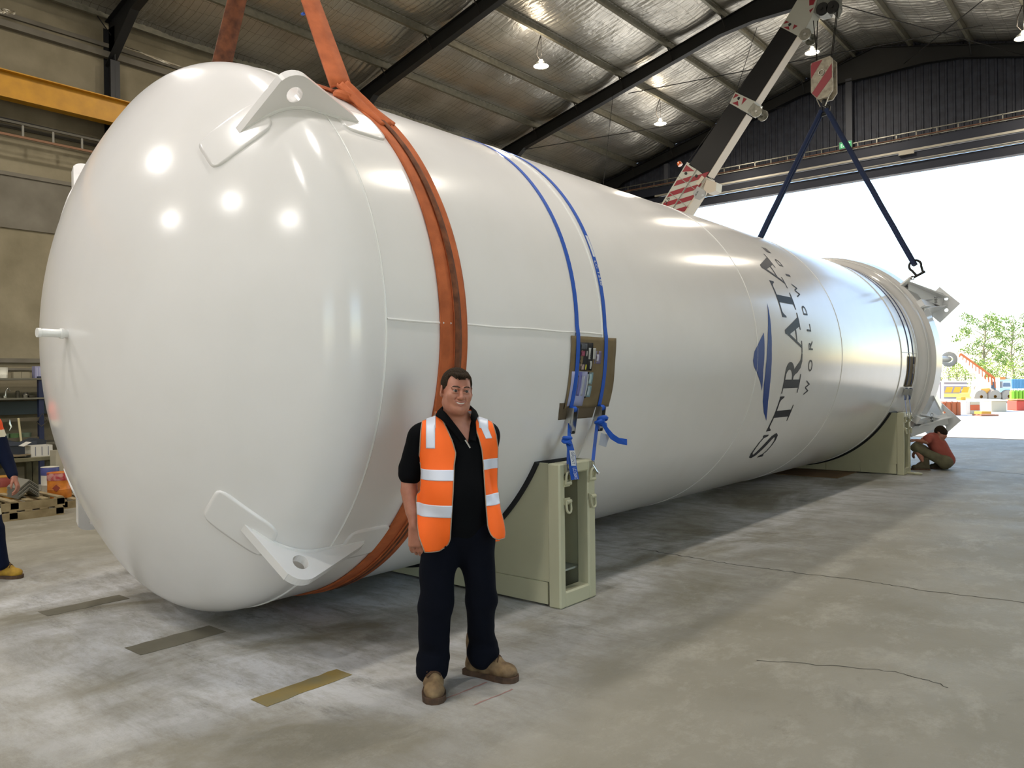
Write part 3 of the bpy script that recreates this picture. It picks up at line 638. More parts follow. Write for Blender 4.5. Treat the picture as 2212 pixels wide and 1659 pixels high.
# ================================================================ STRAPS
def strap(Y0, label, m, mr, tail, far=False):
    st = thing('ratchet_strap', label, 'strap', tuple(TP(Y0, 0)), group=None)
    w_ = .046; P = np.linspace(-16 if not far else -14, 197, 90); V = []
    for a in P:
        y = Y0+.0019*max(a, 0)*(1 if a < 60 else 60/a)
        lift = .016 if (-19 < a < 2) else .004
        for yy, r in ((y-w_/2, TR+lift), (y+w_/2, TR+lift), (y+w_/2, TR+lift+.003), (y-w_/2, TR+lift+.003)): V.append(TP(yy, a, r))
    n = len(P); Fc = [(4*i+k, 4*i+(k+1) % 4, 4*i+4+(k+1) % 4, 4*i+4+k) for i in range(n-1) for k in range(4)]+[(0, 1, 2, 3), (4*n-1, 4*n-2, 4*n-3, 4*n-4)]
    recalc(mesh('webbing', V, Fc, m, st))
    top = TP(Y0, -16, TR+.02); bot = TP(Y0+.02, -23.5, TR+.03); dv = (bot-top).normalized()
    # ratchet: side plates, spool, handle
    for s in (-1, 1):
        c0 = top+Vector((.012, s*.03, 0)); c1 = top+dv*.12+Vector((.015, s*.03, 0))
        MB().bar(c0, c1, .004, .045, (1, 0, 0)).build('ratchet_plate', CHROME, st)
        MB().bar(c0+Vector((.02, 0, .0)), top+dv*.20+Vector((.05, s*.024, 0)), .004, .03, (1, 0, 0)).build('handle_arm', CHROME, st)
    MB().cyl(top+Vector((.014, -.026, -.01)), top+Vector((.014, .026, -.01)), .024, 14).build('spool', m, st, True)
    MB().cyl(top+dv*.2+Vector((.05, -.03, 0)), top+dv*.2+Vector((.05, .03, 0)), .011, 10).build('handle_grip', RUB, st, True)
    hy = Y0-.14 if not far else Y0-.02
    hook = Vector((-3.437, (4.805 if Y0 < 5.1 else 5.135)+(10.22 if far else 0), 1.075))
    if far: hook.y = 14.90 if Y0 < 15.2 else 15.2
    a = top+dv*.11+Vector((.01, 0, 0))
    MB().bar(a, hook, .046, .003, (1, 0, 0)).build('webbing', mr, st)
    h = MB(); h.tube([hook+Vector((0, -.022, 0)), hook+Vector((0, -.012, -.05)), hook+Vector((.008, 0, -.075)), hook+Vector((.012, .012, -.05)), hook+Vector((0, .022, 0))], .006, 6, closed=True); h.cyl(hook+Vector((.03, .02, -.09)), hook+Vector((0, 0, -.03)), .006, 8); h.cyl(hook+Vector((.034, .024, -.10)), hook+Vector((.028, .018, -.085)), .011, 8)
    h.build('snap_hook', CHROME, st, True)
    return st, top, dv
def ribbon(P, wv, m, name, parent, th=.003):
    V = []
    for i, p in enumerate(P):
        p = Vector(p); ww = Vector(wv[i] if isinstance(wv, list) else wv); t = Vector(P[min(i+1, len(P)-1)])-Vector(P[max(i-1, 0)]); nn = t.cross(ww).normalized()*th
        V += [p-ww/2, p+ww/2, p+ww/2+nn, p-ww/2+nn]
    n = len(P); Fc = [(4*i+k, 4*i+(k+1) % 4, 4*i+4+(k+1) % 4, 4*i+4+k) for i in range(n-1) for k in range(4)]+[(0, 1, 2, 3), (4*n-1, 4*n-2, 4*n-3, 4*n-4)]
    return recalc(mesh(name, V, Fc, m, parent, False))
def knot(c, m, parent, s=1):
    b = MB(); c = Vector(c)
    for k in range(3):
        ax = Vector((rng.uniform(-.4, .4), rng.uniform(-.6, .6), 1)).normalized(); b.ring(c+Vector((rng.uniform(-.01, .01), rng.uniform(-.012, .012), (k-1)*.016))*s, ax, .026*s, .014*s, 12, 6)
    b.build('webbing_knot', m, parent, True)
s1, t1, d1 = strap(4.94, 'blue ratchet strap nearest the man, over the tank, with a hanging printed tail', BLUE, BLUE, 0)
s2, t2, d2 = strap(5.33, 'blue ratchet strap with a free tail end sticking out to the right', BLUE, BLUE, 0)
XS = -3.395
q = [onX(x, y, XS) for x, y in ((1232, 925), (1226, 947), (1231, 965), (1236, 985), (1237, 1008), (1242, 1036))]
knot(onX(1224, 951, XS), BLUE, s1, 1.0)
tail = ribbon([tuple(p) for p in q[1:]], [(0, .075, 0), (0, .08, 0), (0, .085, 0), (.01, .08, 0), (.02, .075, 0)], BLUE, 'tail', s1, .003)
lab = [onX(x, y, XS+.006) for x, y in ((1230, 973), (1242, 973), (1244, 1006), (1234, 1006))]
WHL = mat('white_label', 'd5d8de', .6); lb = MB(); lb.add([tuple(p) for p in lab]+[tuple(p+np.array([.001, 0, 0])) for p in lab], [(0, 1, 2, 3), (7, 6, 5, 4), (0, 4, 5, 1), (1, 5, 6, 2), (2, 6, 7, 3), (3, 7, 4, 0)]); recalc(lb.build('printed_label', WHL, tail))
V, Fc = text_mesh('GRUNT', 1); mx = max(v[0] for v in V)
def quadmap(V, Q, e=0):    # text reading downwards: x runs from top to bottom of the quad
    Q = [np.array(q) for q in Q]; out = []; mxx = max(v[0] for v in V); mny = min(v[1] for v in V); mxy = max(v[1] for v in V)
    for v in V:
        s = .08+.84*v[0]/mxx; t = .2+.6*(v[1]-mny)/(mxy-mny)
        p = (Q[0]*(1-t)+Q[1]*t)*(1-s)+(Q[3]*(1-t)+Q[2]*t)*s; out.append(tuple(p+np.array([e, 0, 0])))
    return out
mesh('printed_word', quadmap(V, lab, .002), Fc, BLUED, tail)
V, Fc = text_mesh('LC:1250KG', 1); lab2 = [onX(x, y, XS+.010) for x, y in ((1233, 1008), (1245, 1008), (1250, 1036), (1239, 1038))]
mesh('printed_word', quadmap(V, lab2, .004), Fc, WHL, tail)
knot(onX(1300, 910, XS+.02), BLUE, s2, 1.2)
q = [onX(x, y, XS+.04+.02*i) for i, (x, y) in enumerate(((1303, 915), (1312, 930), (1322, 943), (1336, 952), (1354, 955)))]
ribbon([tuple(p) for p in q], [(.02, 0, .03), (.02, 0, .035), (.02, .01, .04), (.01, .0, .045), (0, 0, .05)], BLUE, 'tail', s2)
tg = [onX(x, y, XS+.03) for x, y in ((1298, 935), (1317, 940), (1309, 966), (1293, 961))]
tb = MB(); tb.add([tuple(p) for p in tg]+[tuple(p+np.array([.001, 0, 0])) for p in tg], [(0, 1, 2, 3), (7, 6, 5, 4), (0, 4, 5, 1), (1, 5, 6, 2), (2, 6, 7, 3), (3, 7, 4, 0)])
recalc(tb.build('paper_tag', mat('clear_tag', 'a3a8b4', .3), s2))
for st_, ph0, ph1, wd in ((s2, 26.5, 20.6, .03),):
    yy = lambda a: 5.33+.0019*a
    wrap([[(ph0, yy(ph0)-.016), (ph0, yy(ph0)+.012), (ph1, yy(ph1)+.016), (ph1, yy(ph1)-.012)]], 'printed_label', WHL, TR+.0078, s2)
    V, Fc = text_mesh('LC 1250', 1); mx = max(v[0] for v in V); wrap([[(19.6-6.5*V[i][0]/mx, yy(17)-.013+.026*V[i][1]/.7) for i in f] for f in Fc], 'printed_word', WHL, TR+.0078, s2)
s3, _, _ = strap(15.12, 'dark blue ratchet strap at the far end of the tank, nearer one of the two', BLUED, BLUE, 0, True)
s4, _, _ = strap(15.42, 'dark blue ratchet strap at the far end of the tank, next to the flared skirt', BLUED, BLUE, 0, True)

# cardboard pads under straps
def card(name, Ya, Yb, pa, pb, r, m, th=.004, wav=.003, parent=None, ny=12, na=18, skew=0):
    V = []
    for layer in (0, 1):
        for i in range(ny+1):
            for j in range(na+1):
                y = Ya+(Yb-Ya)*i/ny+skew*j/na; a = pa+(pb-pa)*j/na; lift = wav*math.sin(i*1.7+j*.5)+.010*(max(0, i/ny-.7)/.3)**2
                V.append(TP(y, a, r+lift+th*layer))
    n = (ny+1)*(na+1); q = lambda l, i, j: l*n+i*(na+1)+j; Fc = []
    for i in range(ny):
        for j in range(na): Fc += [(q(0, i, j), q(0, i, j+1), q(0, i+1, j+1), q(0, i+1, j)), (q(1, i, j), q(1, i+1, j), q(1, i+1, j+1), q(1, i, j+1))]
    for i in range(ny): Fc += [(q(0, i, 0), q(0, i+1, 0), q(1, i+1, 0), q(1, i, 0)), (q(0, i, na), q(1, i, na), q(1, i+1, na), q(0, i+1, na))]
    for j in range(na): Fc += [(q(0, 0, j), q(1, 0, j), q(1, 0, j+1), q(0, 0, j+1)), (q(0, ny, j), q(0, ny, j+1), q(1, ny, j+1), q(1, ny, j))]
    return recalc(mesh(name, V, Fc, m, parent, True))
cb = card('flattened_carton', 4.86, 5.47, .4, -16.2, TR+.008, CARD); tag(cb, 'flattened brown carton with black and lilac print padded under the two blue straps', 'cardboard')
def prt(Ya, Yb, pa, pb, c, rr=.6, lift=.0145, name='print'): card(name, Ya, Yb, pa, pb, TR+lift, mat('print_'+c, c, rr), .0006, .003, cb, 4, 6)
prt(4.93, 5.07, -1.0, -7.4, '14151b'); prt(5.075, 5.13, -1.0, -7.4, '101116'); prt(4.88, 5.075, -7.6, -15.6, '9a9fc2'); prt(5.0, 5.045, -8.6, -13.2, 'aeb2bc', lift=.0155); prt(4.975, 5.0, -7.7, -13.2, '6e6ea8', lift=.0155)
prt(5.08, 5.10, -7.7, -13.8, '15161a'); prt(5.10, 5.155, -7.8, -10.6, '7d98a0'); prt(5.10, 5.155, -10.9, -13.6, '7f9aa4'); prt(5.075, 5.17, -2.2, -4.8, 'b4b4b0', lift=.016); prt(5.17, 5.25, -2.8, -5.8, '6f6888')
prt(4.985, 5.02, -2.9, -4.1, '8a4358', lift=.0155); prt(5.02, 5.055, -2.9, -4.1, 'a8a29e', lift=.0155); prt(4.985, 5.02, -6.0, -7.2, '9d8b86', lift=.0155); prt(5.02, 5.05, -6.0, -7.2, 'b9b23a', lift=.0155)
prt(5.108, 5.118, -.0-5.2, -7.0, 'c9c9c4', lift=.0155); prt(5.085, 5.093, -8.2, -13.4, 'c2c5c8', lift=.0155); prt(5.118, 5.135, -8.2, -10.3, 'aec4c6', lift=.0155); prt(5.118, 5.135, -11.2, -13.2, 'a9b6bd', lift=.0155); prt(5.20, 5.215, -3.6, -5.2, 'b9b6c6', lift=.0155)
for k in range(4): prt(4.985+k*.018, 4.993+k*.018, -1.3, -2.6, '55565a', lift=.0155)
cb2 = card('cardboard_strip', 4.80, 5.40, -14.9, -18.9, TR+.001, CARDD, .003, .0015, skew=.03); tag(cb2, 'brown cardboard strip peeping out below the carton under the blue straps', 'cardboard')
cb3 = card('flattened_carton', 15.04, 15.52, 1.0, -15.0, TR+.008, CARD); tag(cb3, 'brown cardboard pad under the dark straps at the far end', 'cardboard')
card('print', 15.36, 15.44, -3, -8, TR+.015, mat('print_cfc8b8', 'cfc8b8', .6), .0006, .003, cb3, 4, 6)

# ================================================================ ORANGE SLING round the near end
osl = thing('lifting_sling', 'wide orange web sling choked round the near end of the tank', 'sling', tuple(TP(3.57, 90, TR)))
def slab_ring(name, Yc, w_, r0, th, m, a0, a1, yj=.0, folds=2, ph=0, parent=osl, n=120, drift=0):
    V = []; K = 2*folds+1
    for i in range(n+1):
        a = a0+(a1-a0)*i/n
        yc = Yc+yj*math.sin(math.radians(a*1.4)+ph)+drift*(i/n)
        for k in range(K):
            u = k/(K-1); rr = r0+th*(.55+.45*math.cos(u*math.pi*2*folds+ph+a*.03))
            V.append(TP(yc+(u-.5)*w_*(1+.08*math.sin(a*.09+ph)), a, rr))
        V.append(TP(yc+.5*w_*.96, a, r0)); V.append(TP(yc-.5*w_*.96, a, r0))
    Q = K+2; Fc = [(i*Q+k, (i+1)*Q+k, (i+1)*Q+(k+1) % Q, i*Q+(k+1) % Q) for i in range(n) for k in range(Q)]+[tuple(range(Q)), tuple(n*Q+k for k in range(Q))[::-1]]
    return recalc(mesh(name, V, Fc, m, parent, True))
slab_ring('web_fold', 3.53, .13, TR+.002, .02, ORSL, -185, 74, .012, 2, 0)
slab_ring('web_fold', 3.625, .11, TR+.006, .024, ORSL, -185, 60, .014, 3, 1.3)
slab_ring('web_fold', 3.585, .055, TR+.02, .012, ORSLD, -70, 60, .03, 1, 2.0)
ck = Vector(onY(738, 188, 3.45)); hookp = Vector((-5.37, 3.55, 5.62))
def sling_leg(p0, p1, w0, w1, m, name, tw=.4, n=24, parent=osl):
    V = []; p0 = Vector(p0); p1 = Vector(p1); d = (p1-p0).normalized(); K = 9
    for i in range(n+1):
        t = i/n; c = p0.lerp(p1, t); w_ = w0+(w1-w0)*t; sd = Vector((0, 1, 0)); sd = Vector((.35*math.cos(t*tw*3), 1, 0)); sd = (sd-d*sd.dot(d)).normalized(); u = d.cross(sd)
        for k in range(K):
            a = k/(K-1); V.append(c+sd*(a-.5)*w_+u*(.012+.010*math.cos(a*4*math.pi+t*5)))
        V.append(c+sd*.5*w_-u*.012); V.append(c-sd*.5*w_-u*.012)
    Q = K+2; Fc = [(i*Q+k, (i+1)*Q+k, (i+1)*Q+(k+1) % Q, i*Q+(k+1) % Q) for i in range(n) for k in range(Q)]+[tuple(range(Q)), tuple(n*Q+k for k in range(Q))[::-1]]
    return recalc(mesh(name, V, Fc, m, parent, True))
sling_leg(ck, hookp+Vector((.02, 0, 0)), .15, .13, ORSL, 'rising_leg')
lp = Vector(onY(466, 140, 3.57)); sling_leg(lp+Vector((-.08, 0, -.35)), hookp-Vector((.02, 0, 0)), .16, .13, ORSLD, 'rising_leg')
slab_ring('choker_bight', 3.50, .12, TR+.012, .022, ORSL, 62, 86, .01, 2, .5, n=24, drift=-.04)
b = MB(); b.ring(ck+Vector((.01, .02, -.07)), (.3, .2, 1), .055, .032, 16, 8); b.build('choker_loop', ORSL, osl, True)
sling_leg(ck+Vector((.0, .0, .02)), TP(3.60, 47, TR+.02), .10, .15, ORSL, 'web_fold')
for p in (onY(655, 30, 3.50), onY(690, 82, 3.50)):
    MB().box(tuple(p), (.03, .02, .012)).build('blue_tie', BLUE, osl)
hk = MB(); hk.box(hookp+Vector((0, 0, .55)), (.34, .16, .5), bev=.04); hk.tube([hookp+Vector((0, 0, .32)), hookp+Vector((0, 0, .12)), hookp+Vector((.10, 0, .02)), hookp+Vector((.06, 0, -.09)), hookp+Vector((-.06, 0, -.09)), hookp+Vector((-.12, 0, .02))], [.05, .05, .05, .055, .05, .03], 10)
for s in (-1, 1): hk.cyl(hookp+Vector((s*.12, 0, .78)), (hookp.x+s*.12, hookp.y, 10.9), .012, 6)
tag(hk.build('hoist_hook', STEELD), 'hoist hook block above the frame holding the orange sling', 'hook')

# ================================================================ HIGH-BAY LAMPS
LENS = mat('lamp_lens', 'fff2d8', .3, emit=('fff0d2', LAMP_EMIT)); LCASE = mat('lamp_case', '8d8e8c', .4, .6)
def lamp(x, y, z, label, k=1.0, col=(1, .90, .76)):
    t = thing('high_bay_lamp', label, 'lamp', (x, y, z), group=None)
    MB().lathe([(0, .16), (.05, .16), (.07, .13), (.09, .10), (.15, .06), (.19, .0), (.185, .0), (.14, .05), (0, .08)], (x, y, z)).build('reflector', LCASE, t, True)
    MB().lathe([(0, -.004), (.12, -.002), (.182, .012), (.12, .03), (0, .035)], (x, y, z)).build('lens', LENS, t, True)
    b = MB(); b.tube([(x, y, z+.15), (x+.01, y, z+.3), (x, y, zp(x)+.05)], .008, 6); b.tube([(x-.02, y, z+.14), (x-.13, y, z+.3), (x-.11, y, z+.5), (x-.02, y+.02, min(zp(x)+.05, z+.75))], .012, 6); b.build('hanging_cord', ROPE, t)
    ld = bpy.data.lights.new('lamp_light', 'AREA'); ld.shape = 'DISK'; ld.size = .34 if y > 5 else .5; ld.energy = LAMP_W*k; ld.color = col
    lo = bpy.data.objects.new('lamp_light', ld); C.objects.link(lo); lo.location = (x, y, z-.01); par(lo, t)
    pd = bpy.data.lights.new('lamp_glow', 'POINT'); pd.shadow_soft_size = .1; pd.energy = LAMP_W*.22*k; pd.color = (1, .86, .66)
    po = bpy.data.objects.new('lamp_glow', pd); C.objects.link(po); po.location = (x, y, z+.32); par(po, t)
LB = {(-11.5, 15.15): 'pendant high-bay lamp hanging below the second purlin, left of the crane boom', (-11.45, 20.9): 'pendant high-bay lamp near the gable, just left of the boom middle', (-7.12, 21.3): 'pendant high-bay lamp behind the crane ropes near the ridge', (-2.36, 21.1): 'pendant high-bay lamp at the right edge of the picture'}
for i, ((x, y), l) in enumerate(LB.items()): lamp(x, y, {0: 9.3, 1: 9.31, 2: 10.35, 3: 9.31}[i], l)
kk = 0
for y in (9.3, 3.4, -2.5, -8.2):
    for x in (-11.5, -6.9, -2.4):
        kk += 1
        lamp(x, y, zp(x)-.75, 'pendant high-bay lamp outside the picture, row at %s, %s' % ({9.3: 'mid hall', 3.4: 'near the tank head', -2.5: 'behind the camera', -8.2: 'the rear door'}[y], {-11.5: 'left', -6.9: 'under the ridge', -2.4: 'right'}[x]), {9.3: 1.0, 3.4: 1.1, -2.5: 1.1, -8.2: 1.35}[y], (1, .97, .95) if y < 5 else (1, .92, .80))

# ================================================================ MOBILE CRANE
YC = 17.2
crane = thing('mobile_crane', 'mobile crane behind the tank, black and red-white striped boom raised to the roof', 'crane', (-12.5, YC, 0))
def cq(x, y, Y=YC): return Vector(onY(x, y, Y))
def sec(name, pts, w_, m, parent=crane, y=YC): return recalc(MB().prism([cq(*p, y) for p in pts], (0, w_, 0)).build(name, m, parent))
# base section (white, striped), continues down behind the tank
base_dir = (cq(1481, 353)-cq(1429, 440)).normalized()
bl0, br0 = cq(1429, 440), cq(1477, 458); bl1, br1 = cq(1484, 350), cq(1527, 383)
ext = 5.3
base = MB().prism([bl0-base_dir*ext, br0-base_dir*ext, br0, br1, bl1, bl0], (0, .42, 0)).build('boom_base_section', [WHST], crane); recalc(base)
MB().prism([br0-base_dir*ext+Vector((.003, .0, -.003)), br0+Vector((.003, 0, -.003)), br1+Vector((.003, 0, -.003)), br1+Vector((.012, 0, -.010)), br0-base_dir*ext+Vector((.012, 0, -.010))], (0, .42, 0)).build('boom_underside', BOOMC, base)
def on_face(u, v, off=-.004):   # u across 0..1 (left to right), v along from collar end downwards in metres
    a = bl1.lerp(br1, u); return a-base_dir*v+Vector((0, off, 0))
wdt = (br1-bl1).length
def stripe(u0, u1, v0, slope=.32, h=.16):
    P = [on_face(u0, v0+(1-u0)*0+slope*u0*0), on_face(u1, v0-slope*(u1-u0)), on_face(u1, v0-slope*(u1-u0)+h), on_face(u0, v0+h)]
    recalc(MB().prism(P, (0, .004, 0)).build('hazard_stripe', REDST, base))
for k in range(5):
    v = .28+k*.30
    for u0, u1 in ((.04, .46), (.52, .96)): stripe(u0, u1, v+(.20 if u0 < .5 else -.10), .72, .15)
recalc(MB().prism([on_face(.04, .06), on_face(.45, .06), on_face(.04, .24)], (0, .004, 0)).build('hazard_stripe', REDST, base))
for (u0, v0, u1, v1) in ((.49, .0, .49, 1.7), (0, .38, 1, .38), (0, .80, 1, .80), (0, 1.22, 1, 1.22)):
    MB().bar(on_face(u0, v0, -.008), on_face(u1, v1, -.008), .012, .018, (0, 1, 0)).build('panel_joint', mat('crane_trim', '9b9c94', .4), base)
for u, v in ((.2, .22), (.62, .12)): MB().cyl(on_face(u, v, -.012), on_face(u, v, .01), .035, 12).build('pin_hole', RUB, base, True)
V, Fc = text_mesh('MAC25', 1); mx = max(v[0] for v in V)
ex = base_dir; ey = (bl1-br1).normalized()
V2 = [on_face(.10, 1.52, -.007)+ex*(v[0]/mx*.62)+ey*(v[1]*.12-.05) for v in V]; mesh('printed_word', V2, Fc, STEELD, base)
# jib pivot plate with number
pp = [cq(1522, 405), cq(1500, 428), cq(1507, 437), cq(1517, 432), cq(1528, 420), cq(1528, 410)]
plate = recalc(MB().prism([cq(1497, 417, YC-.05), cq(1506, 402, YC-.05), cq(1519, 409, YC-.05), cq(1523, 413, YC-.05), cq(1523, 424, YC-.05), cq(1511, 432, YC-.05), cq(1501, 429, YC-.05)], (0, .04, 0)).build('pivot_plate', mat('plate_grey', '9b9d9e', .4, .5), crane))
V, Fc = text_mesh('20.40t', 1); mx = max(v[0] for v in V); o0 = cq(1502, 423, YC-.056); mesh('printed_word', [o0+ex*(v[0]/mx*.13)+ey*(v[1]*.05-.01) for v in V], Fc, STEELD, plate)
MB().cyl(cq(1518, 422, YC-.07), cq(1518, 422, YC+.0), .03, 12).build('pivot_pin', CHROME, plate, True)
MB().prism([cq(1526, 388, YC-.03), cq(1548, 394, YC-.03), cq(1546, 412, YC-.03), cq(1530, 418, YC-.03), cq(1519, 410, YC-.03)], (0, .3, 0)).build('hydraulic_box', BOOMC, crane)
MB().box(cq(1513, 390, YC-.02), (.09, .03, .22), Matrix.Rotation(math.radians(45), 3, 'Y')).build('cover_plate', BOOMC, crane)
bc = MB().lathe([(0, 0), (.06, 0), (.06, .06), (.05, .09), (0, .10)], cq(1470, 357, YC+.1), (-.5, 0, .85), 14).build('beacon', mat('beacon_orange', 'e8651a', .25, trans=.3), crane, True)
MB().cyl(cq(1474, 361, YC+.1), cq(1480, 364, YC+.1), .03, 8).build('beacon_base', RUB, bc, True)
def bsec(lo_l, lo_r, hi_l, hi_r, wd, nm):
    o = recalc(MB().prism([cq(*lo_l), cq(*lo_r), cq(*hi_r), cq(*hi_l)], (0, wd, 0)).build(nm, BOOMB, crane))
    a, b = cq(*lo_r), cq(*hi_r); n_ = (b-a).cross(Vector((0, 1, 0))).normalized()
    if n_.x < 0: n_ = -n_
    P = [a, b, b+n_*.012, a+n_*.012]; recalc(MB().prism([p+Vector((0, .004, 0)) for p in P], (0, wd-.01, 0)).build('boom_underside', BOOMC, o)); return o
bsec((1488, 356), (1528, 380), (1577, 223), (1612, 246), .34, 'boom_second_section')
bsec((1592, 200), (1630, 222), (1687, 57), (1723, 76), .30, 'boom_third_section')
def collar(pts, ear, er, nm='boom_collar'):
    c = recalc(MB().prism([cq(*p, YC-.04) for p in pts], (0, .46, 0)).build(nm, WHST, crane))
    for (tri_) in (((.04, .1), (.22, .1), (.04, .55)), ((.10, .9), (.30, .55), (.42, .9)), ((.45, .1), (.62, .1), (.52, .7))):
        a, b, d = cq(*pts[1], YC-.044), cq(*pts[2], YC-.044), cq(*pts[0], YC-.044)
        MB().prism([a+(b-a)*u+(d-a)*v for u, v in tri_], (0, .004, 0)).build('hazard_stripe', REDST, c)
    MB().cyl(cq(*pts[1], YC-.05).lerp(cq(*pts[3], YC-.05), .3), cq(*pts[1], YC).lerp(cq(*pts[3], YC), .3), .035, 10).build('pin_hole', RUB, c, True)
    e = MB(); ec = cq(*ear, YC)
    mid = cq(*pts[2], YC).lerp(cq(*pts[3], YC), .5)
    for yy in (-.06, .30): MB().cyl(ec+Vector((0, yy, 0)), ec+Vector((0, yy+.03, 0)), er, 18).bar(mid+Vector((0, yy+.015, 0)), ec+Vector((0, yy+.015, 0)), .02, er*1.7, (0, 0, 1)).build('collar_ear', GALV, c, True)
    MB().cyl(ec+Vector((0, -.08, 0)), ec+Vector((0, .36, 0)), .028, 12).build('ear_pin', CHROME, c, True)
    return c
collar([(1576, 223), (1588, 199), (1631, 219), (1615, 245)], (1636, 242), .125)
collar([(1686, 58), (1697, 42), (1741, 62), (1728, 80)], (1741, 76), .125)
hs = recalc(MB().prism([cq(1696, 44, YC-.02), cq(1738, 66, YC-.02), cq(1752, 40, YC-.02), cq(1765, 0, YC-.02), cq(1775, -40, YC-.02), cq(1740, -50, YC-.02), cq(1722, 0, YC-.02)], (0, .4, 0)).build('boom_head', mat('crane_offwhite', 'b8b9ae', .4), crane))
recalc(MB().prism([cq(1748, 0, YC-.026), cq(1762, -2, YC-.026), cq(1757, 10, YC-.026), cq(1748, 12, YC-.026)], (0, .004, 0)).build('hazard_stripe', REDST, hs))
recalc(MB().prism([cq(1748, 22, YC-.026), cq(1758, 16, YC-.026), cq(1750, 28, YC-.026)], (0, .004, 0)).build('hazard_stripe', REDST, hs))
recalc(MB().prism([cq(1765, -5), cq(1808, -12), cq(1809, 12), cq(1800, 30), cq(1786, 26), cq(1768, 32), cq(1755, 26)], (0, .34, 0)).build('sheave_box', mat('crane_grey', '8d8f86', .45, noise=(9, .3, .7), col2='5e5f58'), crane))
for (x, y) in ((1797, 14), (1775, 18)):
    c = cq(x, y, YC-.05); s_ = MB(); s_.lathe([(.03, 0), (.12, 0), (.13, .015), (.10, .03), (.10, .05), (.13, .065), (.12, .08), (.03, .08)], c, (0, 1, 0), 22); s_.cyl(c+Vector((0, -.03, 0)), c+Vector((0, .12, 0)), .03, 10); s_.build('sheave', STEELD, crane, True)
MB().cyl(cq(1484, 352, YC+.12), cq(1590, 205, YC+.12), .006, 6).cyl(cq(1590, 200, YC+.15), cq(1700, 45, YC+.15), .008, 6).build('boom_cable', ROPE, crane)
# carrier, all hidden by the tank from the camera
CRY = mat('crane_carrier', 'a8a99e', .45)
cb_ = MB(); cb_.b2((-14.6, 16.2, .75), (-9.7, 18.6, 1.25), bev=.05); cb_.b2((-14.4, 16.4, 1.25), (-12.6, 18.4, 2.0), bev=.06); cb_.build('carrier_body', CRY, crane)
cbn = MB(); cbn.b2((-12.4, 18.0, 1.25), (-10.9, 18.9, 2.6), bev=.08); cbn.build('cab', CRY, crane); 
pv = bl0.lerp(br0, .5)-base_dir*(ext-.35)+Vector((0, .21, 0)); MB().bar((pv.x, pv.y, 1.2), (pv.x, pv.y, pv.z+.2), .7, .9, (1, 0, 0)).build('turret', CRY, crane)
for x in (-13.9, -10.5):
    for y in (16.1, 18.35): 
        MB().lathe([(.2, 0), (.58, .02), (.62, .08), (.62, .27), (.58, .33), (.2, .35)], (x, y, .62), (0, 1, 0), 26).build('wheel', RUB, crane, True)
# ropes and hook block
hbk = Vector(onX(1780, 172, -5.37)); 
hbo = thing('hook_block', 'red and white striped crane hook block hanging from steel ropes', 'hook', tuple(hbk))
hp = [(-.22, .36), (-.05, .40), (.17, .42), (.22, .36), (.22, -.28), (.13, -.40), (-.10, -.40), (-.22, -.24)]
hw = lambda p, y, s=1.: hbk+Vector((p[0]*s, y, p[1]*s-.02))
for y in (-.15, .11): recalc(MB().prism([hw(p, y) for p in hp], (0, .04, 0)).build('cheek_plate', mat('hook_offwhite', 'b4ac98', .5, noise=(14, .35, .7), col2='8c8474'), hbo))
for P in ([(-.21, .05), (.02, .38), (-.19, .37), (-.215, .30)], [(-.20, -.26), (.205, .26), (.205, -.02), (-.10, -.37)]): recalc(MB().prism([hw(p, -.155) for p in P], (0, .005, 0)).build('hazard_stripe', REDST, hbo))
MB().ring(hbk+Vector((0, -.16, .1)), (0, 1, 0), .055, .012, 14, 6).build('bearing_cap', GALV, hbo, True)
MB().lathe([(.05, -.1), (.17, -.1), (.14, 0), (.17, .1), (.05, .1)], hbk+Vector((0, 0, .08)), (0, 1, 0), 22).build('sheave', STEELD, hbo, True)
hkp = hbk+Vector((0, 0, -.42)); MB().tube([hkp, hkp+Vector((0, 0, -.1)), hkp+Vector((.09, 0, -.17)), hkp+Vector((.07, 0, -.28)), hkp+Vector((-.04, 0, -.30)), hkp+Vector((-.10, 0, -.22))], [.05, .045, .045, .05, .045, .02], 10).build('hook', STEELD, hbo, True)
for s_ in (-1, 1): MB().tube([hkp+Vector((s_*.12, -.1, .02)), hkp+Vector((s_*.05, -.1, -.16))], .012, 6).build('safety_latch', CHROME, hbo)
rp = []
for dx, tx, tz in ((.13, 1793, 20), (.155, 1797, 20), (-.12, 1757, 45), (-.16, 1766, 45)):
    t_ = cq(tx, tz, YC+.05); b_ = hbk+Vector((dx, .0, .30)); MB().cyl(b_, (b_.x if dx > 0 else t_.x, t_.y, t_.z), .010, 6).build('hoist_rope', ROPE, hbo)
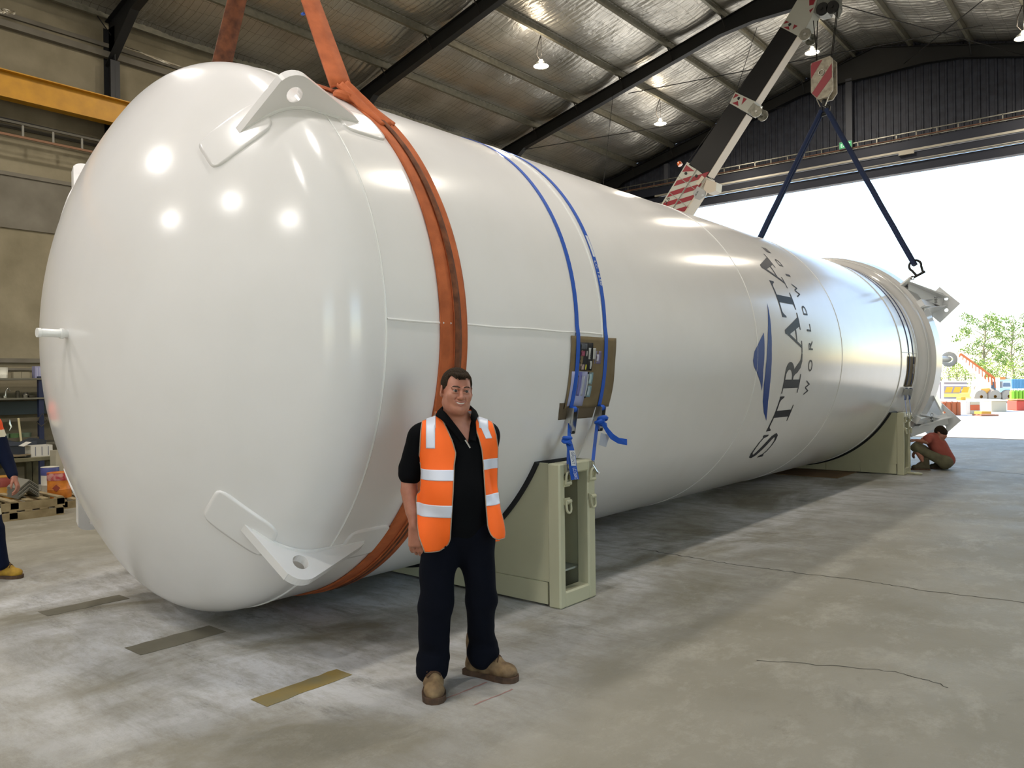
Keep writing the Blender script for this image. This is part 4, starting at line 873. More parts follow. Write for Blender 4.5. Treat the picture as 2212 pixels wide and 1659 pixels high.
# navy round slings with shackles
hook_low = hkp+Vector((0, 0, -.22))
for s_, l in ((1, 'navy round sling from the crane hook down to the right lug against the sky'), (-1, 'navy round sling from the crane hook going down behind the tank')):
    end = Vector((TX+s_*1.75, 16.42, TZ+1.52+.28))
    top_ = hook_low+Vector((s_*.05, 0, 0)); sg = MB(); n_ = 14
    P = [top_.lerp(end, t) for t in np.linspace(0, 1, n_)]; P = [p+Vector((.003*math.sin(i*2.1), 0, .003*math.cos(i*1.7))) for i, p in enumerate(P)]
    sg.tube([p+Vector((0, .045, 0)) for p in P], .048, 8); sg2 = MB().tube([p+Vector((0, -.045, 0)) for p in P], .046, 8)
    o = sg.build('round_sling', SLB, None, True); tag(o, l, 'sling'); sg2.build('sling_strand', SLB, o, True)
    d_ = (top_-end).normalized(); sh = MB(); c0 = end-d_*.03
    sdv = Vector((1, 0, 0)); sdv = (sdv-d_*sdv.dot(d_)).normalized(); cc_ = end-d_*.02
    P = [cc_+sdv*(.105*math.cos(t))+d_*(.105*math.sin(t)) for t in np.linspace(-.6, math.pi+.6, 16)]; P = [cc_+sdv*.06-d_*.19]+P+[cc_-sdv*.06-d_*.19]
    sh.tube(P, .022, 8, up=(0, 1, 0)); sh.cyl(cc_+sdv*.10-d_*.19, cc_-sdv*.12-d_*.19, .024, 8); sh.ring(cc_-sdv*.14-d_*.19, (0, 1, 0), .03, .01, 10, 5)
    tag(sh.build('bow_shackle', STEELD, None, True), 'steel bow shackle on the far lifting lug, %s' % ('against the sky' if s_ > 0 else 'hidden behind the tank'), 'shackle')

# ================================================================ LEFT WALL FITTINGS
yb_ = MB(); bx, bz0, bz1 = -15.55, 6.76, 7.24
yb_.b2((bx-.11, YB+.3, bz0), (bx+.11, YF-.4, bz0+.018)); yb_.b2((bx-.11, YB+.3, bz1-.018), (bx+.11, YF-.4, bz1)); yb_.b2((bx-.006, YB+.3, bz0), (bx+.006, YF-.4, bz1)); yb_.b2((bx-.03, YB+.3, bz1), (bx+.03, YF-.4, bz1+.03))
tag(yb_.build('runway_beam', YEL), 'long yellow painted crane runway beam along the left wall', 'beam')
for y in (1.07, 7.0, 12.93, 18.85): MB().b2((XL, y-.08, 6.5), (bx+.14, y+.08, 6.755)).build('corbel', STEELD, WLO)
ct = thing('cable_tray', 'steel ladder cable tray with cables on the left wall under the yellow beam', 'cable tray', (XL+.3, 5, 6.3))
TRD = mat('tray_dark', '4e4a40', .6, .3)
MB().b2((XL+.04, YB+.3, 6.40), (XL+.07, YF-.5, 6.46)).build('side_rail', TRD, ct); MB().b2((XL+.40, YB+.3, 6.40), (XL+.43, YF-.5, 6.44)).build('side_rail', TRD, ct)
MB().b2((XL+.40, YB+.3, 6.16), (XL+.43, YF-.5, 6.20)).build('side_rail', mat('rusty_rail', '77543a', .7), ct)
for k in range(70):
    y = YB+.6+k*.5; MB().b2((XL+.40, y, 6.18), (XL+.42, y+.035, 6.42)).build('rung', mat('rung_grey', '77746a', .6, .2), ct)
for k, c in enumerate((ROPE, GALV, ROPE)): MB().tube([(XL+.2+.06*k, y, 6.47+.012*math.sin(y*1.3+k)) for y in np.linspace(YB+.5, YF-.6, 40)], .02, 6).build('cable', c, ct)
# foil scrap hanging at the eaves
for (a, b, c_, d_) in (((258, 96), (330, 118), (410, 152), (330, 128)), ((0, 18), (32, 22), (32, 32), (0, 28))):
    P = [onX(*p, XL+.25) for p in (a, b, c_, d_)]; n_ = 9; V = []
    for i in range(n_):
        for j in range(5):
            t, u = i/(n_-1), j/4; p = (P[0]*(1-t)+P[1]*t if c_ == 0 else (P[0]*(1-t)**2+2*P[1]*t*(1-t)+P[2]*t*t))*(1-u)+(P[0]*(1-t)**2+2*P[3]*t*(1-t)+P[2]*t*t)*u
            if a[0] == 0: p = (P[0]*(1-t)+P[1]*t)*(1-u)+(P[3]*(1-t)+P[2]*t)*u
            V.append(p+np.array([rng.uniform(-.03, .03), 0, rng.uniform(-.01, .01)]))
    Fc = [(i*5+j, i*5+j+1, (i+1)*5+j+1, (i+1)*5+j) for i in range(n_-1) for j in range(4)]; mesh('loose_foil', V, Fc, FOILSIDE, CE, solid=.003)
# exit sign and door-side tray on the gable
ex_ = thing('exit_sign', 'green lit exit sign hanging on the gable above the big door', 'sign', (-7.16, 24.3, 8.58))
MB().b2((-7.36, 24.25, 8.47), (-6.98, 24.30, 8.69), bev=.01).build('case', mat('sign_case', '7d857f', .5), ex_)
MB().b2((-7.34, 24.244, 8.49), (-7.0, 24.25, 8.67)).build('lit_face', mat('exit_green', '2f8f5c', .4, emit=('2fa868', .35)), ex_)
V, Fc = text_mesh('EXIT', 1); mx = max(v[0] for v in V); mesh('word', [(-7.31+v[0]/mx*.28, 24.240, 8.525+v[1]*.14) for v in V], Fc, mat('exit_white', 'd8efe0', .4, emit=('e0ffe8', .6)), ex_)
ct2 = thing('cable_tray', 'ladder cable tray with orange conduit across the gable above the door', 'cable tray', (-6, 24.35, 8.5))
MB().b2((XL+.2, 24.32, 8.59), (XR-.2, 24.35, 8.62)).build('side_rail', GALV, ct2); MB().cyl((XL+.2, 24.33, 8.47), (XR-.2, 24.33, 8.47), .02, 8).build('orange_conduit', mat('orange_conduit', '6a4a38', .6), ct2, True)
MB().b2((XL+.2, 24.32, 8.42), (XR-.2, 24.35, 8.44)).build('side_rail', GALV, ct2)
for k in range(36): MB().b2((XL+.4+k*.52, 24.32, 8.43), (XL+.43+k*.52, 24.345, 8.61)).build('rung', GALV, ct2)

# ================================================================ PEOPLE (implicit surfaces meshed by surface nets)
def smin(a, b, k):
    if k <= 0: return np.minimum(a, b)
    h = np.clip(.5+.5*(b-a)/k, 0, 1); return b*(1-h)+a*h-k*h*(1-h)
class Field:
    def __init__(s, xs, ys, zs):
        s.ax = [np.asarray(a, np.float32) for a in (xs, ys, zs)]; s.F = np.full([len(a) for a in s.ax], .25, np.float32)
    def sl(s, lo, hi):
        r = []
        for a, l, h in zip(s.ax, lo, hi):
            i = max(0, np.searchsorted(a, l)-1); j = min(len(a), np.searchsorted(a, h)+1)
            if j <= i: return None
            r.append(slice(i, j))
        return tuple(r)
    def xyz(s, q): return s.ax[0][q[0]][:, None, None], s.ax[1][q[1]][None, :, None], s.ax[2][q[2]][None, None, :]
    def put(s, q, d, k, sub):
        if sub: s.F[q] = -smin(-s.F[q], d.astype(np.float32), k)
        else: s.F[q] = smin(s.F[q], d.astype(np.float32), k)
    def cone(s, a, b, ra, rb, k=.02, sub=False, flat=None):
        a = np.array(a, float); b = np.array(b, float); m = max(ra, rb)+k+.02
        q = s.sl(np.minimum(a, b)-m, np.maximum(a, b)+m)
        if q is None: return s
        X, Y, Z = s.xyz(q); ab = b-a; L = (ab*ab).sum()+1e-9
        t = np.clip(((X-a[0])*ab[0]+(Y-a[1])*ab[1]+(Z-a[2])*ab[2])/L, 0, 1)
        dx, dy, dz = X-a[0]-ab[0]*t, Y-a[1]-ab[1]*t, Z-a[2]-ab[2]*t
        if flat: dx, dy, dz = dx/flat[0], dy/flat[1], dz/flat[2]
        s.put(q, np.sqrt(dx*dx+dy*dy+dz*dz)-(ra+(rb-ra)*t), k, sub); return s
    def ell(s, c, r, k=.02, R=None, sub=False, p=2.0):
        c = np.array(c, float); r = np.array(r, float); m = max(r)+k+.02; q = s.sl(c-m, c+m)
        if q is None: return s
        X, Y, Z = s.xyz(q); X, Y, Z = X-c[0], Y-c[1], Z-c[2]
        if R is not None:
            R = np.array(R); X, Y, Z = (R[0, 0]*X+R[1, 0]*Y+R[2, 0]*Z, R[0, 1]*X+R[1, 1]*Y+R[2, 1]*Z, R[0, 2]*X+R[1, 2]*Y+R[2, 2]*Z)
        n = (np.abs(X/r[0])**p+np.abs(Y/r[1])**p+np.abs(Z/r[2])**p)**(1/p); s.put(q, (n-1)*min(r), k, sub); return s
    def cut(s, n, d, k=.004):     # keep n.x < d
        X, Y, Z = s.xyz((slice(None),)*3); s.F = -smin(-s.F, -(X*n[0]+Y*n[1]+Z*n[2]-d), k).astype(np.float32); return s
    def noise(s, amp, fx, fy, fz, z0=-9, z1=9, seed=0):
        X, Y, Z = s.xyz((slice(None),)*3); m = np.clip((Z-z0)/.05, 0, 1)*np.clip((z1-Z)/.05, 0, 1)
        s.F = (s.F+amp*m*(np.sin(X*fx+Z*fz*.6+seed)+.6*np.sin(Z*fz+Y*fy+1.3*np.sin(X*fx*.5+seed*2)))).astype(np.float32); return s
    def mesh(s):
        F = s.F; I = F < 0; nx, ny, nz = F.shape
        c = np.zeros((nx-1, ny-1, nz-1), np.int8)
        for i in (0, 1):
            for j in (0, 1):
                for k in (0, 1): c += I[i:nx-1+i, j:ny-1+j, k:nz-1+k]
        act = np.argwhere((c > 0) & (c < 8)); idx = -np.ones(c.shape, np.int32); idx[tuple(act.T)] = np.arange(len(act))
        S = np.zeros((len(act), 3)); N = np.zeros(len(act)); co_ = [(i, j, k) for i in (0, 1) for j in (0, 1) for k in (0, 1)]
        for a in co_:
            for d in range(3):
                if a[d]: continue
                b = list(a); b[d] = 1; A = act+np.array(a); B = act+np.array(b); fa = F[tuple(A.T)]; fb = F[tuple(B.T)]; m = (fa < 0) != (fb < 0)
                t = np.where(m, fa/np.where(fa-fb == 0, 1, fa-fb), 0)
                P = np.stack([s.ax[e][A[:, e]] for e in range(3)], 1).astype(float); P[:, d] += t*(s.ax[d][B[:, d]]-s.ax[d][A[:, d]])
                S[m] += P[m]; N[m] += 1
        V = S/N[:, None]; Q = []
        for d in range(3):
            e, f = [(1, 2), (2, 0), (0, 1)][d]; sl0 = [slice(None)]*3; sl1 = [slice(None)]*3; sl0[d] = slice(0, -1); sl1[d] = slice(1, None)
            ch = I[tuple(sl0)] != I[tuple(sl1)]; E_ = np.argwhere(ch); E_ = E_[(E_[:, e] > 0) & (E_[:, f] > 0) & (E_[:, e] < F.shape[e]-1) & (E_[:, f] < F.shape[f]-1)]
            ins = I[tuple(sl0)][tuple(E_.T)]
            def g(de, df): B = E_.copy(); B[:, e] -= de; B[:, f] -= df; return idx[tuple(B.T)]
            q = np.stack([g(1, 1), g(0, 1), g(0, 0), g(1, 0)], 1); q[~ins] = q[~ins][:, ::-1]; Q.append(q)
        return V, np.concatenate(Q)
def fast_mesh(name, V, Q, m, parent, fm=None, smooth=True):
    me = bpy.data.meshes.new(name); me.vertices.add(len(V)); me.vertices.foreach_set('co', np.asarray(V, np.float32).ravel())
    me.loops.add(Q.size); me.loops.foreach_set('vertex_index', Q.ravel().astype(np.int32)); me.polygons.add(len(Q))
    me.polygons.foreach_set('loop_start', (np.arange(len(Q))*4).astype(np.int32)); me.update(); me.validate()
    for x in (m if isinstance(m, list) else [m]): me.materials.append(x)
    if fm is not None: me.polygons.foreach_set('material_index', fm.astype(np.int32))
    if smooth: me.polygons.foreach_set('use_smooth', np.ones(len(me.polygons), dtype=bool))
    o = bpy.data.objects.new(name, me); C.objects.link(o)
    if parent: o.parent = parent
    return o
def rotm(yaw, roll=0, pitch=0): return np.array((Matrix.Rotation(yaw, 3, 'Z') @ Matrix.Rotation(roll, 3, 'Y') @ Matrix.Rotation(pitch, 3, 'X')))
def smooth_mesh(V, Q, it=1):
    for _ in range(it):
        A = np.zeros_like(V); n = np.zeros(len(V))
        for a, b in ((0, 1), (1, 2), (2, 3), (3, 0)):
            np.add.at(A, Q[:, a], V[Q[:, b]]); np.add.at(n, Q[:, a], 1); np.add.at(A, Q[:, b], V[Q[:, a]]); np.add.at(n, Q[:, b], 1)
        V = V*.5+.5*A/np.maximum(n, 1)[:, None]
    return V
def steps(*seg):
    o = []
    for a, b, h in seg: o.append(np.arange(a, b, h))
    return np.concatenate(o)

# ---- standing man: local x = picture right, y = away from the camera, z = up
o0 = atD(985, 826, 4.36); vd = Vector((ray(985, 826)[0], ray(985, 826)[1], 0)).normalized(); rzm = math.atan2(vd.y, vd.x)-math.pi/2
man = thing('person', 'smiling man in a black polo and orange hi-vis vest standing before the tank', 'person', (o0[0], o0[1], 0), rzm)
HCn = np.array([.004, -.035, 1.655]); HR = rotm(math.radians(14), math.radians(4.5), math.radians(2))
hp_ = lambda p: HCn+HR@np.array(p, float)
def head(F, hp_, HR, face=True, s=1.0):
    e = lambda p, r, k=.02, R=None, sub=False: F.ell(hp_(np.array(p)*s), np.array(r)*s, k, HR if R is None else HR@R, sub)
    c = lambda a, b, ra, rb, k=.01, sub=False, flat=None: F.cone(hp_(np.array(a)*s), hp_(np.array(b)*s), ra*s, rb*s, k, sub, flat)
    e((0, .02, .035), (.077, .097, .082)); e((0, -.022, -.035), (.072, .077, .085), .03); e((0, -.048, -.078), (.047, .042, .038), .03)
    c((-.050, .0, -.07), (-.018, -.07, -.103), .022, .018, .03); c((.050, .0, -.07), (.018, -.07, -.103), .022, .018, .03)
    if face:
        c((0, -.092, -.098), (0, -.086, -.106), .017, .015, .02)
        for sx in (-1, 1):
            e((sx*.041, -.068, -.028), (.026, .024, .026), .02); e((sx*.032, -.098, .004), (.0155, .012, .0085), .012, None, True)
            c((sx*.012, -.099, .019), (sx*.050, -.080, .020), .0085, .006, .012)
            c((sx*.020, -.0925, -.0045), (sx*.045, -.083, -.006), .0042, .0042, .005)     # lower lid bag
            
            e((sx*.0135, -.103, -.037), (.009, .010, .0075), .006)
            e((sx*.006, -.112, -.044), (.0035, .005, .003), .003, None, True)
            c((sx*.024, -.097, -.036), (sx*.038, -.082, -.064), .0030, .0030, .006, True)   # smile fold
            R = np.array(Matrix.Rotation(sx*math.radians(22), 3, 'Z'))
            e((sx*.083, .012, -.004), (.009, .019, .032), .006, R); e((sx*.091, .006, .002), (.006, .010, .017), .004, R, True); e((sx*.081, .006, -.028), (.008, .010, .011), .005)
            e((sx*.030, -.0855, .0122), (.0185, .0138, .0092), .004); e((sx*.030, -.0855, -.0070), (.0185, .0138, .0080), .004)
        c((0, -.094, .006), (0, -.118, -.031), .0085, .0125, .010); e((0, -.116, -.034), (.0125, .011, .0105), .006)
        e((0, -.090, -.062), (.032, .018, .016), .012)
        c((-.034, -.0975, -.0505), (0, -.1080, -.0570), .0026, .0042, .004); c((.034, -.0975, -.0505), (0, -.1075, -.0575), .0026, .0040, .004)
        c((-.032, -.0970, -.0555), (0, -.1065, -.0745), .0028, .0052, .004); c((.032, -.0970, -.0555), (0, -.1055, -.0735), .0028, .0052, .004)
        for t0, t1 in ((-1, -.5), (-.5, 0), (0, .5), (.5, 1)):
            zz = lambda t: -.0650+.010*t*t; yy = lambda t: -.1095+.014*t*t; c((t0*.031, yy(t0), zz(t0)), (t1*.031, yy(t1), zz(t1)), .0032 if abs(t0+t1) < 1.2 else .002, .0032 if abs(t0+t1) < 1.2 else .002, .001, True)
def hand(F, w, d, nrm, side, s=1.0, curl=.5, k=.006):
    # w wrist point, d direction of the fingers, nrm back of the hand, side towards the thumb
    w = np.array(w, float); d = np.array(d, float); d /= np.linalg.norm(d); nrm = np.array(nrm, float); nrm -= d*(nrm@d); nrm /= np.linalg.norm(nrm); sd = np.cross(d, nrm); sd *= side
    P = lambda a, b, c: w+(d*a+sd*b+nrm*c)*s
    for b in (-.028, -.010, .010, .027): F.cone(P(.0, b*.65, 0), P(.088, b, 0), .017*s, .0125*s, .014)
    L = {.029: (.036, .024, .019), .010: (.042, .028, .021), -.010: (.039, .026, .020), -.028: (.030, .020, .017)}
    for b, (l1, l2, l3) in L.items():
        p0 = P(.086, b, 0); a1 = .25+curl*.5; a2 = a1+curl*1.1; a3 = a2+curl*.8
        q = lambda p, l, a: p+(d*math.cos(a)-nrm*math.sin(a)+sd*(b*1.2))*l*s
        p1 = q(p0, l1, a1); p2 = q(p1, l2, a2); p3 = q(p2, l3, a3)
        F.cone(p0, p1, .0098*s, .0088*s, .003); F.cone(p1, p2, .0088*s, .0080*s, .003); F.cone(p2, p3, .0080*s, .0066*s, .003)
    t0 = P(.018, .026, -.008); t1 = P(.050, .048, -.022); t2 = P(.078, .052, -.034); t3 = P(.100, .048, -.042)
    F.cone(t0, t1, .015*s, .012*s, .010); F.cone(t1, t2, .0115*s, .010*s, .003); F.cone(t2, t3, .010*s, .0075*s, .003)
J = dict(shR=(-.198, .03, 1.405), elR=(-.268, .06, 1.150), wrR=(-.238, -.01, .915), shL=(.172, .05, 1.405), elL=(.135, .22, 1.17), wrL=(.0, .24, 1.03))
def man_body(F):
    F.cone((0, .025, 1.43), hp_((0, .03, -.05)), .070, .066, .03); F.cone((0, .0, 1.47), hp_((0, -.02, -.09)), .055, .052, .03)
    F.ell((0, .02, 1.33), (.19, .115, .17), .05); F.ell((0, .0, 1.10), (.165, .135, .19), .06); F.ell((0, .03, .92), (.165, .125, .12), .05)
    F.cone((-.02, .02, 1.43), J['shR'], .07, .062, .04); F.cone((.02, .02, 1.43), J['shL'], .07, .062, .04)
    F.cone(J['shR'], J['elR'], .058, .043, .03); F.cone(J['elR'], J['wrR'], .044, .029, .012); F.cone((J['elR'][0]-.005, J['elR'][1]-.01, 1.10), (-.25, .02, .99), .043, .037, .02)
    F.cone(J['shL'], J['elL'], .058, .043, .03); F.cone(J['elL'], J['wrL'], .044, .029, .012)
    hand(F, (-.236, -.012, .90), (.02, -.06, -1), (-.30, -1, 0), -1, 1.03, .38); hand(F, J['wrL'], (-1, .1, -.2), (0, 1, 0), 1, 1.0, .5)
    F.cone((-.10, .03, .88), (-.13, .02, .48), .085, .058, .04); F.cone((-.13, .02, .48), (-.148, .05, .08), .058, .045, .02)
    F.cone((.10, .03, .88), (.125, .08, .48), .085, .058, .04); F.cone((.125, .08, .48), (.118, .20, .08), .058, .045, .02)
F = Field(steps((-.34, -.11, .006), (-.11, .12, .0027), (.12, .33, .006)), steps((-.18, -.02, .0035), (-.02, .34, .007)), steps((.04, .70, .012), (.70, 1.0, .004), (1.0, 1.50, .008), (1.50, 1.80, .0027)))
man_body(F); head(F, hp_, HR)
V, Q = F.mesh()
Hl = (V-HCn)@HR; cen = Hl[Q].mean(1); lipm = (np.abs(cen[:, 0]) < .032) & (cen[:, 1] < -.090) & (cen[:, 2] < -.0535+.005*(cen[:, 0]/.03)**2) & (cen[:, 2] > -.080+.024*(cen[:, 0]/.03)**2)
body = fast_mesh('body', V, Q, [SKIN, LIP], man, lipm)
def local_mb(mb, name, m, parent, smooth=True):
    o = mesh(name, mb.V, mb.F, m, None, smooth); o.parent = parent; return o
for sx in (-1, 1):
    e = MB(); c = Vector(hp_((sx*.0305, -.0885, .0025))); e.lathe([(0, -.0125), (.006, -.011), (.0105, -.0065), (.0125, 0), (.0105, .0065), (0, .0125)], c, (0, 1, 0), 14); local_mb(e, 'eyeball', EYEW, man)
    fw = Vector(HR@np.array((0, -1, 0))); e = MB().lathe([(0, .0134), (.0045, .0126), (.0075, .0105)], c, fw, 12); local_mb(e, 'iris', IRIS, man)
    b = MB().tube([hp_((sx*.011, -.1095, .0215)), hp_((sx*.024, -.1045, .0265)), hp_((sx*.040, -.0935, .0265)), hp_((sx*.052, -.082, .0205))], [.0032, .0046, .0040, .0018], 6, flat=.8); local_mb(b, 'eyebrow', BROW, man)
te = MB(); P = [hp_((t*.024, -.1068+.0065*t*t, -.0648+.0068*t*t)) for t in np.linspace(-1, 1, 11)]; te.tube(P, [.0008, .0024]+[.0034]*7+[.0024, .0008], 6); local_mb(te, 'teeth', TOOTH, man)
# hair
F = Field(np.arange(-.10, .11, .003), np.arange(-.16, .12, .003), np.arange(1.60, 1.80, .003))
F.ell(hp_((0, .022, .040)), (.085, .103, .088), .01, HR)
X, Y, Z = F.xyz((slice(None),)*3); h0 = X-HCn[0]; h1 = Y-HCn[1]; h2 = Z-HCn[2]
lx = HR[0, 0]*h0+HR[1, 0]*h1+HR[2, 0]*h2; ly = HR[0, 1]*h0+HR[1, 1]*h1+HR[2, 1]*h2; lz = HR[0, 2]*h0+HR[1, 2]*h1+HR[2, 2]*h2
front = .083-.020*np.clip(1-(lx/.05)**2, 0, 1)+.003*np.sin(lx*260)
side = np.where(ly < -.022, 1, 0)
mask = np.maximum((front-(lz)) * 1.0, (-.012+.045*np.clip((-.01-ly)/.05, 0, 1.5))-lz)
mask = np.where(ly < -.035, (front-lz)*.9, (-.020-np.clip(ly, 0, .1)*.5)-lz)
side_r = np.where((ly < -.030) & (np.abs(lx) > .066), -.03-lz, mask)
F.F = -smin(-F.F, -side_r.astype(np.float32), .003); F.F = (F.F+.0012*np.sin(lx*420+ly*60)+.001*np.sin(ly*300+lx*200)).astype(np.float32)
V, Q = F.mesh(); hair = fast_mesh('hair', V, Q, HAIR, man)
for k in range(16):
    x = -.034+.0048*k; s_ = MB(); P = [hp_((x, -.066, .098)), hp_((x+.002, -.084, .085)), hp_((x+.004+.002*math.sin(k*2), -.0935, .068+.006*math.sin(k*1.7)))]; s_.tube(P, [.004, .0036, .0008], 5); local_mb(s_, 'fringe_lock', HAIR, hair)
# polo shirt
def shirt_field(F, g=0):
    F.ell((0, .02, 1.33), (.205+g, .128+g, .175+g), .05); F.ell((-.01, -.015, 1.10), (.185+g, .152+g, .21+g), .07); F.ell((0, .02, .92), (.19+g, .145+g, .13+g), .05)
    F.ell((0, .05, 1.37), (.16+g, .095+g, .12+g), .05)
    F.cone((-.03, .025, 1.445), J['shR'], .070+g, .066+g, .05); F.cone((.03, .025, 1.445), J['shL'], .070+g, .066+g, .05)
F = Field(np.arange(-.36, .34, .0055), np.arange(-.20, .30, .0055), np.arange(.84, 1.56, .0055)); shirt_field(F)
F.cone(J['shR'], (-.262, .055, 1.225), .068, .064, .03); F.cone((-.262, .055, 1.225), (-.264, .055, 1.195), .064, .066, .01); F.cone(J['shL'], (.155, .15, 1.235), .068, .064, .03)
F.cone((0, .035, 1.40), (.003, .03, 1.545), .105, .078, .035)
F.noise(.0022, 40, 30, 26, seed=1)
X, Y, Z = F.xyz((slice(None),)*3)
ztop = 1.515+.55*np.clip(Y-.02, -.12, .07)
F.F = np.maximum(F.F, (Z-ztop)+X*0).astype(np.float32)                     # neckline sloping down to the front
zz = Z-1.365; vee = np.maximum(np.maximum(X-(.060+zz*.14), (.060-zz*.66)-X), Y+.015)+np.where(zz < 0, .02, 0)
F.F = np.maximum(F.F, -vee).astype(np.float32)                            # open V of the placket
V, Q = F.mesh()
sl = (V[:, 0] < -.19) & (V[:, 2] < 1.20)
shirt = fast_mesh('polo_shirt', V, Q, NAVY, man)
pl = MB().bar((.046, -.148, 1.392), (.072, -.158, 1.350), .005, .007); local_mb(pl, 'zip_pull', CHROME, shirt, False)
# trousers
F = Field(np.arange(-.26, .27, .006), np.arange(-.18, .34, .006), np.arange(.03, 1.0, .006))
F.ell((.0, .03, .90), (.185, .142, .13), .05)
F.cone((-.095, .03, .86), (-.128, .01, .47), .110, .092, .05); F.cone((-.128, .01, .47), (-.150, .045, .115), .092, .084, .03); F.cone((-.150, .020, .15), (-.150, .012, .125), .088, .092, .02)
F.cone((.098, .03, .86), (.128, .075, .47), .108, .083, .05); F.cone((.128, .075, .47), (.126, .19, .135), .083, .076, .03); F.cone((.134, .165, .17), (.138, .158, .145), .084, .088, .02)
F.noise(.0035, 22, 26, 34, z1=.85, seed=2); F.noise(.0035, 30, 20, 60, z1=.32, seed=5)
V, Q = F.mesh(); fast_mesh('trousers', V, Q, NAVYT, man)
# boots
def boot(cx, cy_, ang, nm='boot', sc=1.0, parent=man, m=BOOT, lace=True, z0=0):
    R = rotm(ang); T = lambda p: np.array([cx, cy_, z0])+R@(np.array(p)*sc)      # local: toe along -y
    xs = np.arange(cx-.22*sc, cx+.22*sc, .005*sc); ys = np.arange(cy_-.26*sc, cy_+.18*sc, .005*sc)
    F = Field(xs, ys, np.arange(z0+.018*sc, z0+.24*sc, .005*sc))
    F.cone(T((0, .02, .20)), T((0, .03, .06)), .058*sc, .048*sc, .03); F.cone(T((0, .04, .05)), T((0, -.06, .055)), .046*sc, .048*sc, .02); F.cone(T((0, -.05, .058)), T((0, -.155, .047)), .050*sc, .044*sc, .02)
    F.ell(T((0, -.165, .045)), (.050*sc, .058*sc, .042*sc), .015, R); F.cone(T((0, -.02, .13)), T((0, -.10, .085)), .045*sc, .035*sc, .03)
    F.noise(.0012, 90, 90, 90, seed=4)
    V, Q = F.mesh(); b = fast_mesh(nm, V, Q, m, parent)
    s_ = MB(); out = [(.040, .085), (.046, .05), (.042, 0), (.046, -.06), (.055, -.12), (.054, -.17), (.040, -.205), (.015, -.222)]; out = out+[(-x, y) for x, y in out[::-1]]
    n_ = len(out); V = [T((x*1.06, y*1.03, 0)) for x, y in out]+[T((x*1.08, y*1.04, .03)) for x, y in out]
    s_.add(V, [tuple(range(n_)), tuple(range(n_, 2*n_))[::-1]]+[(i, (i+1) % n_, n_+(i+1) % n_, n_+i) for i in range(n_)]); so_ = local_mb(s_, 'sole', SOLE, parent, False); recalc(so_)
    so_.parent = b if False else parent
    if lace:
        for k in range(4):
            y = -.045-.022*k; z = .148-.017*k; z += .020; l_ = MB().tube([T((-.036, y+.004, z-.018)), T((-.012, y, z+.002)), T((.012, y-.004, z+.002)), T((.036, y, z-.018))], .0050*sc, 6); local_mb(l_, 'lace', LACE, parent)
            l_ = MB().tube([T((-.034, y-.018, z-.018)), T((0, y-.008, z+.006)), T((.034, y+.004, z-.010))], .0036*sc, 6); local_mb(l_, 'lace', LACE, parent)
        l_ = MB().ring(T((.018, -.045, .158)), R@np.array((0, .6, 1)), .020*sc, .0035*sc, 12, 5, sy=.6).ring(T((-.018, -.045, .158)), R@np.array((0, .6, 1)), .020*sc, .0035*sc, 12, 5, sy=.6); local_mb(l_, 'lace_bow', LACE, parent)
    return b
boot(-.150, .045, math.radians(4), sc=1.10); boot(.120, .205, math.radians(56), sc=1.08)

# hi-vis vest: panels laid over the shirt
F = Field(np.arange(-.30, .31, .009), np.arange(-.22, .26, .009), np.arange(.78, 1.58, .009)); shirt_field(F, .010)
F.cone((-.225, .03, 1.05), (-.225, .03, .80), .03, .04, .06); F.cone((.205, .03, 1.30), (.215, .03, 1.08), .022, .028, .06); F.cone((.215, .03, 1.08), (.25, .03, .80), .028, .05, .06)
F.ell((-.15, -.05, .86), (.075, .085, .16), .05); F.ell((.185, -.05, .88), (.075, .085, .16), .05); F.noise(.003, 26, 18, 16, seed=3)
V, Q = F.mesh(); V = smooth_mesh(V, Q, 2); bv = BVHTree.FromPolygons([Vector(v) for v in V], [tuple(map(int, q)) for q in Q])
def poly_at(z, pts):
    zs = [p[1] for p in pts]; xs = [p[0] for p in pts]; i = np.argsort(zs); return float(np.interp(z, np.array(zs)[i], np.array(xs)[i]))
def px2(x, y): return ((x-985)/390, 1.7-(y-826.6)/390)
def panel(outer, inner, z0, z1, name, m, off=0., nz=90, nx=26, front=True, corner=0, parent=man, zb=None):
    V = []; ok = []
    for i in range(nz+1):
        z = z0+(z1-z0)*i/nz; a = poly_at(z, outer); b = poly_at(z, inner)
        if a > b: a, b = b, a
        for j in range(nx+1):
            x = a+(b-a)*j/nx; zz = z
            if zb: zz = max(z, zb(x))
            h = bv.ray_cast(Vector((x, -1 if front else 1, zz)), Vector((0, 1 if front else -1, 0)))
            if h[0] is None:
                xx = x
                for _ in range(30):
                    xx *= .985; h = bv.ray_cast(Vector((xx, -1 if front else 1, zz)), Vector((0, 1 if front else -1, 0)))
                    if h[0] is not None: break
                y = h[0].y if h[0] is not None else .03
                V.append((xx, y-off if front else y+off, zz))
            else: V.append((x, h[0].y-off if front else h[0].y+off, zz))
    Fc = [(i*(nx+1)+j, i*(nx+1)+j+1, (i+1)*(nx+1)+j+1, (i+1)*(nx+1)+j) for i in range(nz) for j in range(nx)]
    o = mesh(name, V, Fc, m, None, True); o.parent = parent; s = o.modifiers.new('s', 'SOLIDIFY'); s.thickness = .003; s.offset = 0
    return o, V, nx+1, nz+1
LO = [px2(*p) for p in ((913, 897), (909, 930), (907, 960), (903, 1000), (899, 1040), (897, 1080), (899, 1120), (904, 1150), (915, 1180))]
LI = [px2(*p) for p in ((947, 889), (955, 905), (965, 925), (976, 950), (983, 975), (979, 1000), (976, 1060), (972, 1110), (970, 1140), (969, 1155), (965, 1167), (957, 1176), (944, 1182))]
